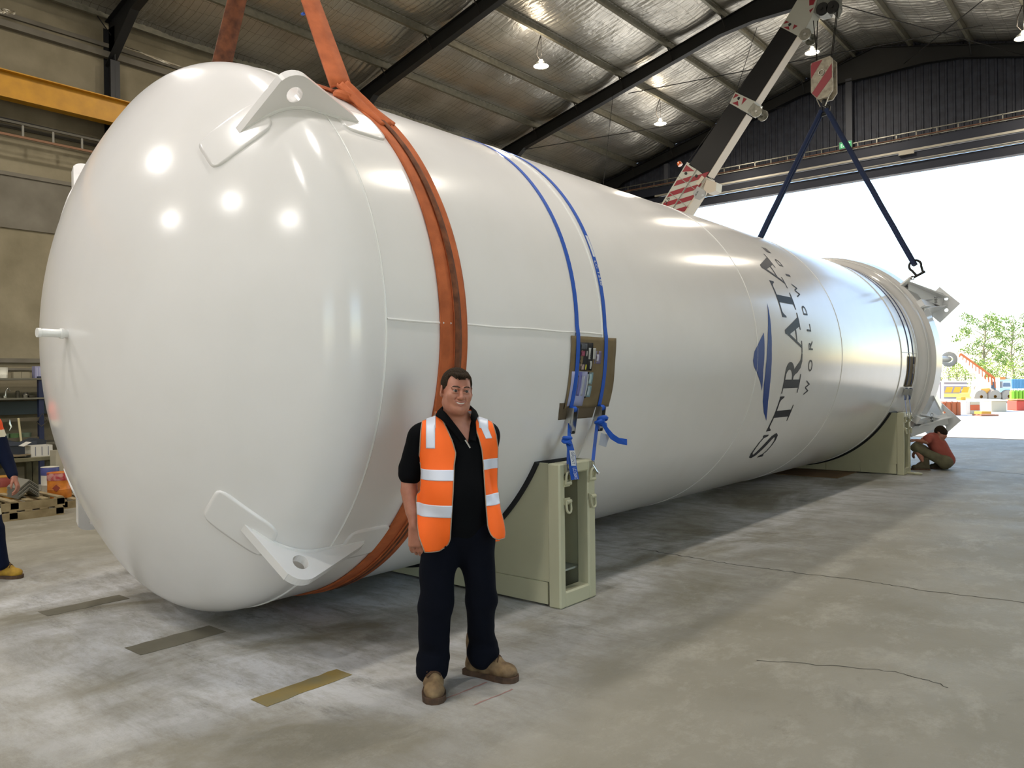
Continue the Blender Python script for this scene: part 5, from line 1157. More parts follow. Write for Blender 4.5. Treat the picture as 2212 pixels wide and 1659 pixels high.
RI = [px2(*p) for p in ((1011, 886), (1020, 910), (1032, 945), (1038, 970), (1041, 1000), (1043, 1050), (1046, 1100), (1048, 1130), (1053, 1145), (1061, 1155), (1068, 1158))]
RO = [px2(*p) for p in ((1038, 886), (1052, 895), (1063, 915), (1070, 940), (1074, 970), (1073, 1000), (1072, 1050), (1077, 1100), (1084, 1130), (1086, 1150), (1084, 1158))]
vest = bpy.data.objects.new('hi_vis_vest', None); C.objects.link(vest); vest.parent = man
vl, VL, nxl, nzl = panel(LO, LI, px2(0, 1181)[1], px2(0, 889)[1], 'front_panel', HIVIS, parent=vest)
vr, VR, nxr, nzr = panel(RI, RO, px2(0, 1158)[1], px2(0, 886)[1], 'front_panel', HIVIS, parent=vest)
BO = [(-.205, 1.45), (-.195, 1.40), (-.19, 1.35), (-.215, 1.2), (-.222, 1.0), (-.20, .80)]; BI = [(.19, 1.45), (.19, 1.40), (.195, 1.35), (.215, 1.2), (.222, 1.0), (.235, .85), (.235, .80)]
vb, _, _, _ = panel(BO, BI, .80, 1.44, 'back_panel', HIVIS, front=False, nx=40, parent=vest)
def clamp_panel(outer, inner, ya, yb_, name, m, off, pad_=0): return panel(outer, inner, px2(0, yb_)[1], px2(0, ya)[1], name, m, off, nz=12, nx=26, parent=vest)
clamp_panel(LO, LI, 1009, 1031, 'reflective_stripe', REFL, .0035); clamp_panel(LO, LI, 1082, 1108, 'reflective_stripe', REFL, .0035)
clamp_panel(RI, RO, 991, 1013, 'reflective_stripe', REFL, .0035); clamp_panel(RI, RO, 1065, 1088, 'reflective_stripe', REFL, .0035)
panel([px2(920, 895), px2(920, 966)], [px2(940, 892), px2(939, 966)], px2(0, 965)[1], px2(0, 892)[1], 'reflective_stripe', REFL, .0035, nz=30, nx=6, parent=vest)
panel([px2(1022, 888), px2(1047, 947)], [px2(1038, 888), px2(1061, 947)], px2(0, 947)[1], px2(0, 888)[1], 'reflective_stripe', REFL, .0035, nz=30, nx=6, parent=vest)
for V_, nx_, nz_, cols in ((VL, nxl, nzl, (0, nxl-1)), (VR, nxr, nzr, (0, nxr-1))):
    for c_ in cols: local_mb(MB().tube([Vector(V_[i*nx_+c_])+Vector((0, -.002, 0)) for i in range(0, nz_, 2)], .0032, 5), 'piping', PIPE, vest)
    local_mb(MB().tube([Vector(V_[j]) for j in range(nx_)], .0032, 5), 'piping', PIPE, vest)
# shoulder yokes bridging front to back
for (x0, x1) in ((px2(913, 0)[0], px2(947, 0)[0]), (px2(1026, 0)[0], px2(1050, 0)[0])):
    for (xa, xb, m, off, nm) in ((x0, x1, HIVIS, 0, 'shoulder_panel'), (x0+.018, x0+.07, REFL, .0035, 'reflective_stripe')):
        V = []; nt, nx = 18, 8
        for i in range(nt+1):
            a = math.radians(30+95*i/nt)
            for j in range(nx+1):
                x = xa+(xb-xa)*j/nx; d = Vector((0, -math.cos(a), math.sin(a))); c0 = Vector((x, .03, 1.40)); h = bv.ray_cast(c0+d*.5, -d)
                V.append(h[0]+d*(off+.001) if h[0] is not None else c0+d*.1)
        Fc = [(i*(nx+1)+j, i*(nx+1)+j+1, (i+1)*(nx+1)+j+1, (i+1)*(nx+1)+j) for i in range(nt) for j in range(nx)]
        o = mesh(nm, V, Fc, m, None, True); o.parent = vest; s = o.modifiers.new('s', 'SOLIDIFY'); s.thickness = .003

# ---- generic clothed figure for the two other people
def figure(root, J, cols, sc=1.0, head_R=None, h=.009, feet=None, hands=True, hairc=HAIR, seedn=0, boots=BOOT):
    """J: joints in local metres; cols: dict(top, legs)"""
    pts = np.array([v for v in J.values()]); lo = pts.min(0)-.22; hi = pts.max(0)+.24
    ax = [np.arange(lo[i], hi[i], h) for i in range(3)]
    HCn_ = np.array(J['head']); HR_ = head_R if head_R is not None else np.eye(3); hpl = lambda p: HCn_+HR_@np.array(p, float)
    F = Field(*[np.arange(lo[i], hi[i], h*.75) for i in range(3)])
    ch, pe = np.array(J['chest']), np.array(J['pelvis'])
    F.cone(ch, hpl((0, .02, -.07)), .06, .056, .03); F.cone(ch, pe, .135, .125, .05)
    for s_ in 'RL':
        F.cone(ch*.6+np.array(J['sh'+s_])*.4, J['sh'+s_], .07, .058, .03); F.cone(J['sh'+s_], J['el'+s_], .054, .041, .02); F.cone(J['el'+s_], J['wr'+s_], .041, .028, .01)
        F.cone(J['hip'+s_], J['kn'+s_], .078, .055, .03); F.cone(J['kn'+s_], J['an'+s_], .054, .040, .02)
        if hands:
            d = np.array(J['wr'+s_])-np.array(J['el'+s_]); hand(F, J['wr'+s_], d, J.get('n'+s_, (-1 if s_ == 'R' else 1, -.2, 0)), 1 if s_ == 'L' else -1, 1.0, .45)
    head(F, hpl, HR_); V, Q = F.mesh(); fast_mesh('body', V, Q, SKIN, root)
    F = Field(*[np.arange(HCn_[i]-.14, HCn_[i]+.15, .006) for i in range(3)]); F.ell(hpl((0, .024, .040)), (.085, .102, .088), .01, HR_); F.ell(hpl((0, .055, -.02)), (.066, .070, .075), .02, HR_)
    cut = HR_@np.array((0, -.75, -.66)); dd = cut@hpl((0, -.045, .035)); X, Y, Z = F.xyz((slice(None),)*3); F.F = np.maximum(F.F, (X*cut[0]+Y*cut[1]+Z*cut[2]-dd)).astype(np.float32)
    V, Q = F.mesh(); fast_mesh('hair', V, Q, hairc, root)
    F = Field(*ax); F.cone(ch, pe, .155, .145, .05); F.cone(ch+np.array((0, 0, .03)), J['head'], .085, .02, .03)
    slv = cols.get('sleeve', .5)
    for s_ in 'RL':
        a, b, w_ = [np.array(J[k+s_]) for k in ('sh', 'el', 'wr')]
        F.cone(ch*.6+a*.4, a, .085, .070, .04)
        if slv <= 1: F.cone(a, a+(b-a)*slv, .070, .062, .02)
        else: F.cone(a, b, .068, .056, .02); F.cone(b, b+(w_-b)*(slv-1), .056, .044, .02)
    F.noise(.003, 30, 30, 24, seed=seedn)
    hc = np.array(J['head'])-np.array((0, 0, .125)); F.ell(hc+np.array((0, 0, .03)), (.09, .10, .075), .01, None, True)
    V, Q = F.mesh(); tm = cols['top']; fm = None
    cen = V[Q].mean(1)
    if isinstance(tm, list): fm = cols['split'](cen)
    fast_mesh('shirt', V, Q, tm, root, fm)
    F = Field(*ax); F.cone(J['hipR'], J['hipL'], .125, .125, .04)
    for s_ in 'RL':
        a, b, w_ = [np.array(J[k+s_]) for k in ('hip', 'kn', 'an')]
        F.cone(a, b, .098, .074, .03)
        if cols.get('long', True): F.cone(b, w_+(b-w_)*.10, .074, .064, .02)
        else: F.cone(a+(b-a)*.8, b+(b-a)*.0, .080, .078, .02)
    F.noise(.003, 26, 30, 40, seed=seedn+2); V, Q = F.mesh(); lm = cols['legs']; cen = V[Q].mean(1)
    fast_mesh('trousers' if cols.get('long', True) else 'shorts', V, Q, lm, root, cols['lsplit'](cen) if isinstance(lm, list) else None)
    for (x, y, a, z) in feet: boot(x, y, a, 'boot', 1.0, root, boots, True, z)

# man crouching at the far cradle; local frame: x = picture right, y away
c0 = onZ(2008, 1014, 0); v2 = Vector((c0[0], c0[1], 0)).normalized(); rz2 = math.atan2(v2.y, v2.x)-math.pi/2
cm = thing('person', 'person in a faded red T-shirt crouching beside the far cradle with head bowed', 'person', (c0[0], c0[1], 0), rz2)
PX_ = 1700/14.45
def q2(x, y, d=0): return ((x-2008)/PX_, d, (1014-y)/PX_)
RED = mat('faded_red_tshirt', 'a4574c', .9, noise=(8, .3, .7), col2='94493f'); KH = mat('khaki_shorts', '6f6b52', .9, noise=(7, .3, .7), col2='565240'); BOOTD = mat('dark_boots', '4c4634', .85)
J2 = dict(head=q2(2029, 935, 0), chest=q2(2019, 952, .02), pelvis=q2(2040, 992, .02), shR=q2(2008, 945, -.15), shL=q2(2012, 944, .18), elR=q2(1997, 956, -.20), elL=q2(1996, 952, .22), wrR=q2(1984, 951, -.12), wrL=q2(1982, 975, .14),
          hipR=q2(2038, 996, -.10), hipL=q2(2040, 996, .12), knR=q2(1981, 966, -.16), knL=q2(1984, 966, .18), anR=q2(2001, 1003, -.15), anL=q2(2036, 1003, .20), nR=(0, 0, 1), nL=(0, 0, 1))
J2['elR'] = q2(2003, 953, -.2); 
figure(cm, J2, dict(top=RED, sleeve=.62, legs=KH, long=False), head_R=rotm(math.radians(-115), 0, math.radians(0))@np.array(Matrix.Rotation(math.radians(38), 3, 'X')), h=.011, feet=[(q2(1999, 0)[0], -.15, math.radians(-85), 0), (q2(2033, 0)[0], .2, math.radians(-80), 0)], seedn=3, boots=BOOTD)
# worker at the left edge, walking towards the tank
l0 = onZ(20, 1250, 0); v3 = Vector((l0[0], l0[1], 0)).normalized(); rz3 = math.atan2(v3.y, v3.x)-math.pi/2
wk = thing('person', 'worker in orange and navy shirt and navy trousers cut off by the left edge', 'person', (l0[0], l0[1], 0), rz3)
D3 = float(np.dot(l0-CP, F_)); K3 = 1700/D3
def q3(x, y, d=0): return ((x-20)/K3, d, 1.7-(y-838)/K3)
NV = mat('navy_work_shirt', '0f1830', .9, spec=.2); NVT = mat('navy_work_trousers', '0e1730', .9, spec=.2); OR = mat('orange_work_shirt', 'f25318', .8); BY = mat('yellow_tan_boot', 'b8922e', .8, noise=(14, .3, .7), col2='8f6d22')
J3 = dict(head=q3(-48, 845, .0), chest=q3(-50, 928, 0), pelvis=q3(-42, 1030, 0), shR=q3(-96, 915, -.03), shL=q3(-6, 915, .02), elR=q3(-118, 980, .08), elL=q3(16, 988, -.02), wrR=q3(-110, 1035, -.1), wrL=q3(31, 1030, -.10),
          hipR=q3(-62, 1045, -.02), hipL=q3(-24, 1045, .02), knR=q3(-70, 1140, .12), knL=q3(-6, 1135, -.03), anR=q3(-84, 1215, .35), anL=q3(6, 1226, .05), nR=(-1, -.3, 0), nL=(1, -.3, 0))
def split3(c):
    z = c[:, 2]; o = np.zeros(len(c), int); zb = 1.7-(950-838)/K3+(.25*(c[:, 0]-J3['chest'][0])); o[z < zb] = 1; o[np.abs(z-zb) < .032] = 2
    return o
def lsplit3(c): o = np.zeros(len(c), int); zb = 1.7-(1101-838)/K3; o[np.abs(c[:, 2]-zb) < .028] = 1; return o
REFY = mat('reflective_tape', 'e8e0c4', .4)
figure(wk, J3, dict(top=[OR, NV, REFY], split=split3, sleeve=1.85, legs=[NVT, REFY], lsplit=lsplit3), head_R=rotm(math.radians(40)), h=.009, feet=[(J3['anR'][0], .37, math.radians(50), .0), (J3['anL'][0]-.02, .10, math.radians(50), 0)], seedn=6, boots=BY)

# collar of the polo
shirt_bv = BVHTree.FromPolygons([v.co.copy() for v in shirt.data.vertices], [tuple(p.vertices) for p in shirt.data.polygons])
def fronty(x, z):
    h_ = shirt_bv.ray_cast(Vector((x, -1, z)), Vector((0, 1, 0))); return h_[0].y if h_[0] else -.08
kp = [(.052, fronty(.05, 1.38)-.004, 1.385), (.005, fronty(-.01, 1.44)-.006, 1.452), (-.052, -.070, 1.525), (-.083, -.005, 1.558), (-.060, .085, 1.570), (.005, .112, 1.572), (.068, .085, 1.570), (.090, -.005, 1.556), (.082, -.075, 1.520), (.080, fronty(.09, 1.45)-.006, 1.455), (.072, fronty(.07, 1.38)-.004, 1.388)]
kp = [Vector(p) for p in kp]; P = []
for i in range(len(kp)-1):
    a, b, c, d = kp[max(i-1, 0)], kp[i], kp[i+1], kp[min(i+2, len(kp)-1)]
    for t in np.linspace(0, 1, 7, endpoint=False): P.append(.5*((2*b)+(c-a)*t+(2*a-5*b+4*c-d)*t*t+(3*b-a-3*c+d)*t**3))
P.append(kp[-1]); V = []
for i, p in enumerate(P):
    o_ = Vector((p.x-.01, p.y-.02, 0)); o_.normalize(); s_ = math.sin(math.pi*i/(len(P)-1)); side_ = -1 if i < len(P)/2 else 1
    fall = Vector((side_*.030*(1-s_)+o_.x*.024*s_, o_.y*.022*s_-.003, -.012-.034*s_)); V += [p+Vector((0, 0, -.012))-o_*.004*s_, p, p+fall*.5+o_*.007, p+fall+o_*.004]
Fc = [(4*i+k, 4*i+k+1, 4*i+4+k+1, 4*i+4+k) for i in range(len(P)-1) for k in range(3)]
o = mesh('collar', V, Fc, NAVY, None, True); o.parent = shirt; s_ = o.modifiers.new('s', 'SOLIDIFY'); s_.thickness = .004

# ================================================================ CLUTTER BY THE LEFT WALL
def pallet(x0, y0, z0, label, lx=1.1, ly=1.2):
    t = thing('pallet', label, 'pallet', (x0+lx/2, y0+ly/2, z0), group=None)
    for y in (0, ly/2-.05, ly-.1):
        for x in (0, lx/2-.05, lx-.1): MB().b2((x0+x, y0+y, z0+.016), (x0+x+.1, y0+y+.1, z0+.102), bev=.004).build('block', WOOD, t)
    for x in (0, lx/2-.05, lx-.1): MB().b2((x0+x, y0, z0), (x0+x+.1, y0+ly, z0+.016)).build('bottom_board', WOOD, t)
    for k in range(7): MB().b2((x0, y0+k*(ly-.1)/6+rng.uniform(-.01, .01), z0+.103), (x0+lx, y0+k*(ly-.1)/6+.085, z0+.122)).build('deck_board', WOOD, t)
    MB().b2((x0+lx-.02, y0, z0+.015), (x0+lx, y0+ly, z0+.10)).build('side_board', WOOD, t)
    return t
pallet(-12.45, 3.08, 0, 'wooden pallet on the floor behind the worker, lower of two'); pallet(-12.47, 3.10, .123, 'wooden pallet holding the stack of angle irons, upper of two')
pallet(-12.95, 4.42, 0, 'wooden pallet under the orange drum')
for k in range(9):
    y0, x0, z0 = 3.93, -11.98+.012*(k % 3), .248+.0165*k; b = MB()
    b.prism([(x0, y0-.13, z0), (x0, y0, z0+.11), (x0, y0+.13, z0), (x0, y0+.12, z0-.002), (x0, y0, z0+.10), (x0, y0-.12, z0-.002)], (.42, 0, 0))
    tag(recalc(b.build('angle_iron', mat('angle_grey', '8a877c', .5, .3))), 'short grey steel angle iron in the stack of angles on the pallet', 'steel angle', 'angle irons stacked on the pallet')
def can(x, y, z, r, h_, label, m, mtop, band=None, cat='drum', nm='paint_drum', lid=True, par_label=None):
    t = thing(nm, label, cat, (x, y, z))
    MB().lathe([(0, 0), (r*.97, 0), (r, .01), (r*.985, h_*.33), (r*1.01, h_*.34), (r*.985, h_*.36), (r, h_*.98), (r*1.03, h_), (r*.96, h_), (r*.95, h_*.97), (0, h_*.97)], (x, y, z), (0, 0, 1), 28).build('drum_body', m, t, True)
    if band: MB().lathe([(r*1.004, h_*.70), (r*1.012, h_*.71), (r*1.012, h_*.99), (r*1.004, h_)], (x, y, z), (0, 0, 1), 28).build('label_band', band, t, True)
    if mtop:
        d = Vector((-x, -y, 0)).normalized(); s_ = Vector((-d.y, d.x, 0)); c = Vector((x, y, z+h_*.42))+d*(r+.004)+s_*(-.04)
        MB().prism([c+Vector((0, 0, .05)), c+s_*.05, c+Vector((0, 0, -.05)), c-s_*.05], d*.002).build('hazard_diamond', mtop, t)
    b = MB().ring((x, y, z+h_*.95), (0, 1, 0), r*.98, .004, 18, 5, a0=math.pi*1.15, a1=math.pi*1.85); b.build('wire_handle', GALV, t)
    return t
can(-12.22, 4.55, .124, .155, .36, 'orange paint drum with a red top band on the pallet', mat('drum_orange', 'cf7d2a', .4, noise=(9, .4, .65), col2='b0641e'), mat('diamond_red', '8a3a26', .5), mat('drum_red', 'a8303a', .4, noise=(14, .4, .6), col2='c08a80'))
can(-12.75, 4.62, .124, .12, .40, 'white paint can with blue and red label beside the orange drum', mat('can_white', 'c9c4b4', .5), None, mat('can_bluered', '4a4f86', .5), 'can', 'paint_can')
can(-12.6, 3.95, .0, .17, .46, 'red and ochre drum partly behind the worker', mat('drum_ochre', 'a8792c', .5), None, mat('drum_dullred', '8d4038', .5))
can(-12.95, 3.85, .0, .12, .42, 'white tin low under the workbench', mat('tin_white', 'b9b6ad', .5), None, None, 'can', 'paint_can')
wb_ = thing('workbench', 'low timber workbench against the wall with boxes on it', 'bench', (-13.7, 4.3, 0))
BT = mat('bench_timber', '6f6a50', .8, noise=(5, .3, .7), col2='5a553e')
MB().b2((-14.1, 3.5, .58), (-13.25, 4.93, .64), bev=.006).build('bench_top', BT, wb_)
for x in (-14.0, -13.4):
    for y in (3.6, 4.05 if x > -13.5 else 4.7, 4.78): MB().b2((x, y, 0), (x+.09, y+.09, .58)).build('leg', BT, wb_)
MB().b2((-14.0, 3.6, .45), (-13.96, 4.8, .57)).build('apron', BT, wb_)
def openbox(x, y, z, dx, dy, dz, m, label, flap=True, rz=0, cat='box', nm='carton', mark=None):
    t = thing(nm, label, cat, (x, y, z)); R = Matrix.Rotation(rz, 3, 'Z'); T = lambda p: Vector((x, y, z))+R@Vector(p)
    b = MB(); th = .006
    for c, d in (((0, 0, th/2), (dx, dy, th)), ((dx/2, 0, dz/2), (th, dy, dz)), ((-dx/2, 0, dz/2), (th, dy, dz)), ((0, dy/2, dz/2), (dx, th, dz)), ((0, -dy/2, dz/2), (dx, th, dz))): b.box(T(c), d, R)
    b.build('box_body', m, t)
    if flap: MB().box(T((dx*.1, -dy/2-.05, dz+.03)), (dx*.9, .12, .004), R@Matrix.Rotation(.5, 3, 'X')).build('flap', m, t)
    if mark:
        for k in range(3): MB().box(T((dx/2+.004, -dy*.3+k*dy*.3, dz*.5)), (.002, dy*.03, dz*.8), R).build('printed_bar', mark, t)
    return t
openbox(-13.45, 4.72, .64, .24, .30, .17, mat('white_carton', 'c6c2b6', .7), 'open white carton with printed bars on the workbench', mark=mat('bar_grey', '5c6070', .6))
openbox(-12.98, 4.86, .124, .22, .22, .62, mat('grey_carton', 'a39c88', .8), 'tall grey carton standing beside the orange drum', False, cat='box')
for i, (x, y, rz_, l) in enumerate(((-13.5, 4.35, .3, 'torn cardboard scrap on the workbench, left of the white carton'), (-13.4, 4.48, -.4, 'small cardboard scrap leaning on the workbench beside the white carton'))):
    tag(MB().box((x, y, .665+.012*i), (.26, .22, .01), Matrix.Rotation(rz_, 3, 'Z')@Matrix.Rotation(.08, 3, 'X')).build('cardboard_scrap', CARD), l, 'cardboard')
cs = MB().lathe([(0, 0), (.06, 0), (.085, .10), (.092, .13), (.087, .13), (.07, .01)], (-13.75, 4.15, .64)); tag(cs.build('plastic_tub', mat('tub_cream', 'a89f86', .6), None, True), 'cream plastic tub on the workbench near the worker', 'tub')
bn = thing('storage_bin', 'dark grey plastic bin with wavy rim at the back of the workbench', 'bin', (-13.9, 4.5, .64))
MB().prism([(-14.05, 4.12, .64), (-14.05, 4.9, .64), (-14.05, 4.95, .86), (-14.05, 4.8, .90), (-14.05, 4.62, .83), (-14.05, 4.4, .90), (-14.05, 4.2, .82), (-14.05, 4.08, .86)], (.28, 0, 0)).build('bin_body', mat('bin_dark', '2c3036', .5), bn); MB().b2((-13.78, 4.2, .80), (-13.76, 4.8, .86)).build('bin_lip', mat('bin_lip', '3b4048', .5), bn)
# shelving
shf = thing('storage_shelf', 'steel storage shelf with dark blue posts against the left wall', 'shelf', (-15.6, 4.9, 0))
NB = mat('navy_post', '1c2440', .5)
for (x, y) in ((-15.32, 5.36), (-15.32, 3.0), (-15.95, 6.0), (-15.95, 3.0)): MB().b2((x, y, 0), (x+.08, y+.08, 1.9)).build('post', NB, shf)
SHM = mat('shelf_steel', '6d6a5c', .5, .4)
for z in (1.50, 1.84): MB().b2((-15.95, 2.95, z), (-15.22, 6.1, z+.03)).build('shelf_board', SHM, shf)
MB().b2((-15.93, 2.95, 1.22), (-15.90, 6.1, 1.46)).build('back_panel', mat('panel_bluegrey', '4c5658', .6), shf)
for z in (1.12, .78): MB().b2((-15.30, 2.95, z), (-15.26, 6.1, z+.06)).build('cross_rail', mat('rail_brown', '4d4634', .7), shf)
MB().b2((-15.95, 2.95, .70), (-15.22, 6.1, .73)).build('shelf_board', SHM, shf)
can(-15.5, 4.88, 1.87, .085, .19, 'white lidded bucket on the top shelf', mat('bucket_white', 'd8d4c4', .5), None, None, 'bucket', 'bucket')
for y, l in ((5.06, 'left of two small grey boxes on the top shelf'), (5.19, 'right of two small grey boxes on the top shelf')): openbox(-15.45, y+.02, 1.87, .12, .12, .11, mat('box_greybrown', '8a826c', .8), l, False, nm='small_box')
openbox(-15.45, 4.70, 1.87, .16, .14, .08, mat('flat_white', 'cbc7ba', .8), 'flat white box on the top shelf beside the bucket', False, nm='small_box')
openbox(-15.42, 5.42, 1.87, .14, .15, .21, mat('lilac_box', '8b8aa8', .6), 'lilac and white box at the right end of the top shelf', False, mark=mat('bar_white', 'd8d8de', .6), nm='small_box')
hard = mat('polished_fitting', 'a7a59a', .25, .9)
for i, y in enumerate((4.78, 4.92, 5.08, 5.2, 5.3)):
    b = MB(); z = 1.53; x = -15.4
    if i == 0: b.lathe([(0, 0), (.05, 0), (.05, .02), (.02, .03), (.02, .07), (0, .07)], (x, y, z))
    elif i == 1: b.tube([(x, y-.03, z+.02), (x, y-.02, z+.12), (x, y+.01, z+.17), (x, y+.04, z+.12)], .014, 8); b.cyl((x, y-.04, z), (x, y-.04, z+.04), .03, 10)
    elif i == 2: b.lathe([(0, 0), (.03, 0), (.03, .11), (.02, .12), (0, .12)], (x, y, z))
    elif i == 3: b.lathe([(0, 0), (.045, .0), (.055, .05), (.03, .09), (0, .095)], (x, y, z))
    else: b.b2((x-.05, y-.05, z), (x+.05, y+.05, z+.035), bev=.008)
    tag(b.build('steel_fitting', hard if i % 2 else mat('dark_fitting', '4a463a', .5, .6), None, True), ['round flanged steel fitting on the middle shelf, far left', 'curved steel spout on the middle shelf', 'upright dark cylinder fitting on the middle shelf', 'shiny round steel fitting on the middle shelf', 'flat square plate at the post end of the middle shelf'][i], 'fitting')
for i, (y, c, l) in enumerate(((4.85, '8d9a8c', 'clear tub with pale contents on the low shelf, left'), (5.02, '5e7a50', 'clear tub with green contents on the low shelf, middle'), (5.2, '6f7f6a', 'clear tub with grey-green contents on the low shelf, right'))):
    t = MB().lathe([(0, 0), (.07, 0), (.085, .17), (.09, .18), (.08, .18), (.065, .01)], (-15.4, y, .73)); tag(t.build('plastic_tub', mat('tub_'+c, c, .35), None, True), l, 'tub')
tag(MB().bar((-15.25, 5.08, .73), (-15.2, 5.02, 1.18), .02, .03).build('timber_batten', mat('pale_batten', 'cbbd93', .8)), 'pale timber batten leaning at the shelf among the tubs', 'batten')
tag(MB().tube([(-15.24, 4.9, 1.16), (-15.24, 4.90, 1.09), (-15.235, 4.92, 1.03), (-15.23, 4.89, .97)], [.006, .02, .016, .01], 8).build('hanging_torch', hard, None, True), 'small shiny tool hanging from the shelf rail', 'tool')
tag(MB().tube([(-15.22, 5.32, 1.12), (-15.2, 5.40, 1.25), (-15.2, 5.48, 1.10), (-15.2, 5.38, 1.02), (-15.2, 5.3, 1.1)], .008, 6).build('cable_coil', mat('brown_cable', '3b3528', .7), None, True), 'brown cable coil hung on the blue shelf post', 'cable')
for i, (x, y) in enumerate(((-12.3, 5.45), (-12.15, 5.6), (-12.4, 5.3))):
    tag(MB().tube([(x, y, .02), (x+.1, y+.05, .025), (x+.16, y+.12, .02)], .02, 6).build('yellow_offcut', mat('yellow_plastic', 'b9a43a', .6)), ['yellow plastic offcut on the floor beside the pallet, nearest', 'yellow plastic offcut on the floor beside the pallet, furthest', 'yellow plastic offcut on the floor tucked at the pallet corner'][i], 'offcut')

# ================================================================ OUTSIDE THE DOOR
def gp(x, y): return Vector(onZ(x, y, -.03))
BARK = mat('tree_bark', '8a8068', .9)
LEAFA = mat('leaf_green', '7f9440', .7, noise=(.8, .3, .7), col2='5f7430'); LEAFB = mat('leaf_yellowgreen', '9aa83a', .7, noise=(.8, .3, .7), col2='77902a')
def leaves(mb, c, r, n, size):
    for _ in range(n):
        d = rng.normal(0, 1, 3); d /= np.linalg.norm(d); p = Vector(c)+Vector(d*r*rng.rand()**.5*np.array((1, 1, .75))); a = Vector(rng.normal(0, 1, 3)).normalized(); b = a.orthogonal().normalized()*size*.4; a = a*size
        mb.add([p-a*.5, p+b*.5, p+a*.5, p-b*.5], [(0, 1, 2, 3)])
def tree(x, base_y, top_y, D, label, spread=1.0, n=26, dens=26, leaf=LEAFA, low=.35):
    b0 = atD(x, base_y, D); z1 = HC+(813-top_y)/FPX*D; b0 = Vector((b0[0], b0[1], -.03)); H = z1+.03
    t = thing('tree', label, 'tree', tuple(b0)); tr = MB(); P = [b0+Vector((math.sin(k*1.3)*.12, 0, H*k/7)) for k in range(8)]; tr.tube(P, [.14-.016*k for k in range(8)], 8); fo = MB()
    for k in range(n):
        z = H*(low+(1-low)*k/n); a = k*2.4; rr = spread*(1.7-.9*abs(k/n-.45))*rng.uniform(.5, 1.1); e = b0+Vector((math.cos(a)*rr, math.sin(a)*rr, z+rng.uniform(.1, .5)))
        tr.tube([b0+Vector((0, 0, z-.5)), (b0+Vector((0, 0, z-.2))).lerp(e, .5), e], [.045, .03, .012], 5); leaves(fo, e, .62, dens*2, .27)
    tr.build('trunk', BARK, t, True); f = fo.build('foliage', leaf, t); f['kind'] = 'stuff'; return t
tree(2128, 845, 684, 72, 'tall sparse tree beyond the yard, left of the two in view', 1.25, 34, 30)
tree(2188, 845, 690, 76, 'tall sparse tree beyond the yard near the right edge', 1.1, 30, 28)
tree(2262, 845, 700, 88, 'tree beyond the yard cut off by the right edge', 1.2, 26, 26)
def bush(x, y_, D, r, hgt, label, leaf):
    b0 = atD(x, y_, D); t = thing('bush', label, 'bush', (b0[0], b0[1], -.03)); m = MB(); s_ = MB()
    for k in range(int(10*r)):
        c = (b0[0]+rng.uniform(-r, r), b0[1]+rng.uniform(-.6, .6), rng.uniform(.3, hgt)); leaves(m, c, .8, 60, .2)
    for k in range(3): s_.tube([(b0[0]+(k-1)*.4, b0[1], -.03), (b0[0]+(k-1)*.7, b0[1], hgt*.7)], .05, 5)
    s_.build('stem', BARK, t); f = m.build('foliage', leaf, t); f['kind'] = 'stuff'
bush(2050, 830, 66, 1.5, 3.1, 'bright yellow-green bush directly right of the tank end', LEAFB); bush(2085, 830, 67, 1.4, 3.0, 'green bush second from the tank end', LEAFA)
bush(2118, 830, 68, 1.5, 2.3, 'low green bush below the left tall tree', LEAFA); bush(2155, 830, 69, 1.6, 2.9, 'grey-green bush behind the yellow machine', LEAFB); bush(2195, 830, 70, 1.7, 2.2, 'low green bush at the right edge of the view', LEAFA)
def qb(xa, xb, yt, yb_, D, dep, m, nm, label, cat, extra=None, bev=.02):
    a = Vector(atD(xa, yb_, D)); b = Vector(atD(xb, yb_, D)); h_ = (yb_-yt)/FPX*D; t = thing(nm, label, cat, ((a.x+b.x)/2, (a.y+b.y)/2, a.z))
    fw = Vector((F_[0], F_[1], 0)).normalized(); sd = (b-a); sd.z = 0; L_ = sd.length; sd.normalize(); R = Matrix((sd, fw, Vector((0, 0, 1)))).transposed()
    z0 = a.z; c = (a+b)/2; T = lambda u, v, w_: Vector((c.x, c.y, z0))+sd*u*L_/2+fw*v*dep+Vector((0, 0, w_*h_))
    MB().box(T(0, .5, .5), (L_, dep, h_), R, 0, bev).build(nm+'_body', m, t)
    if extra: extra(t, T, R, L_, h_)
    return t
M_ = lambda h, r=.7: mat('yard_'+h, h, r)
def gr(x, D): # ground pixel row for depth
    return 813+ (HC+.03)/D*FPX+ (2130-x)*.0122
def ex1(t, T, R, L_, h_):
    for w0, w1, c in ((.72, .9, 'b5a88c'), (.30, .70, 'b8562c'), (.05, .28, 'a9a390')): MB().box(T(.18, -.005, (w0+w1)/2), (L_*.62, .03, h_*(w1-w0)), R).build('painted_band', M_(c), t)
qb(2087, 2119, 866, gr(2100, 36), 36, 1.0, M_('d8d0c4'), 'steel_bin', 'white steel bin with rust-orange painted end outside the door', 'bin', ex1)
def ex2(t, T, R, L_, h_): MB().box(T(0, .5, 1.04), (L_*1.06, 1.9, h_*.1), R).build('slab_lid', M_('e4dccd'), t)
qb(2142, 2175, 866, gr(2150, 38), 38, 1.8, M_('b0a48e'), 'concrete_block', 'large pale concrete block with flat lid in the yard', 'block', ex2)
def ex3(t, T, R, L_, h_):
    for k in range(3): MB().box(T(-.6+.6*k, -.01, .55), (.06, .04, h_), R).build('side_rib', M_('8f4a26'), t)
qb(2036, 2076, 869, gr(2056, 35), 35, 1.5, M_('a8582f'), 'rusty_skip', 'rusty orange skip beside the tank leg outside', 'skip', ex3)
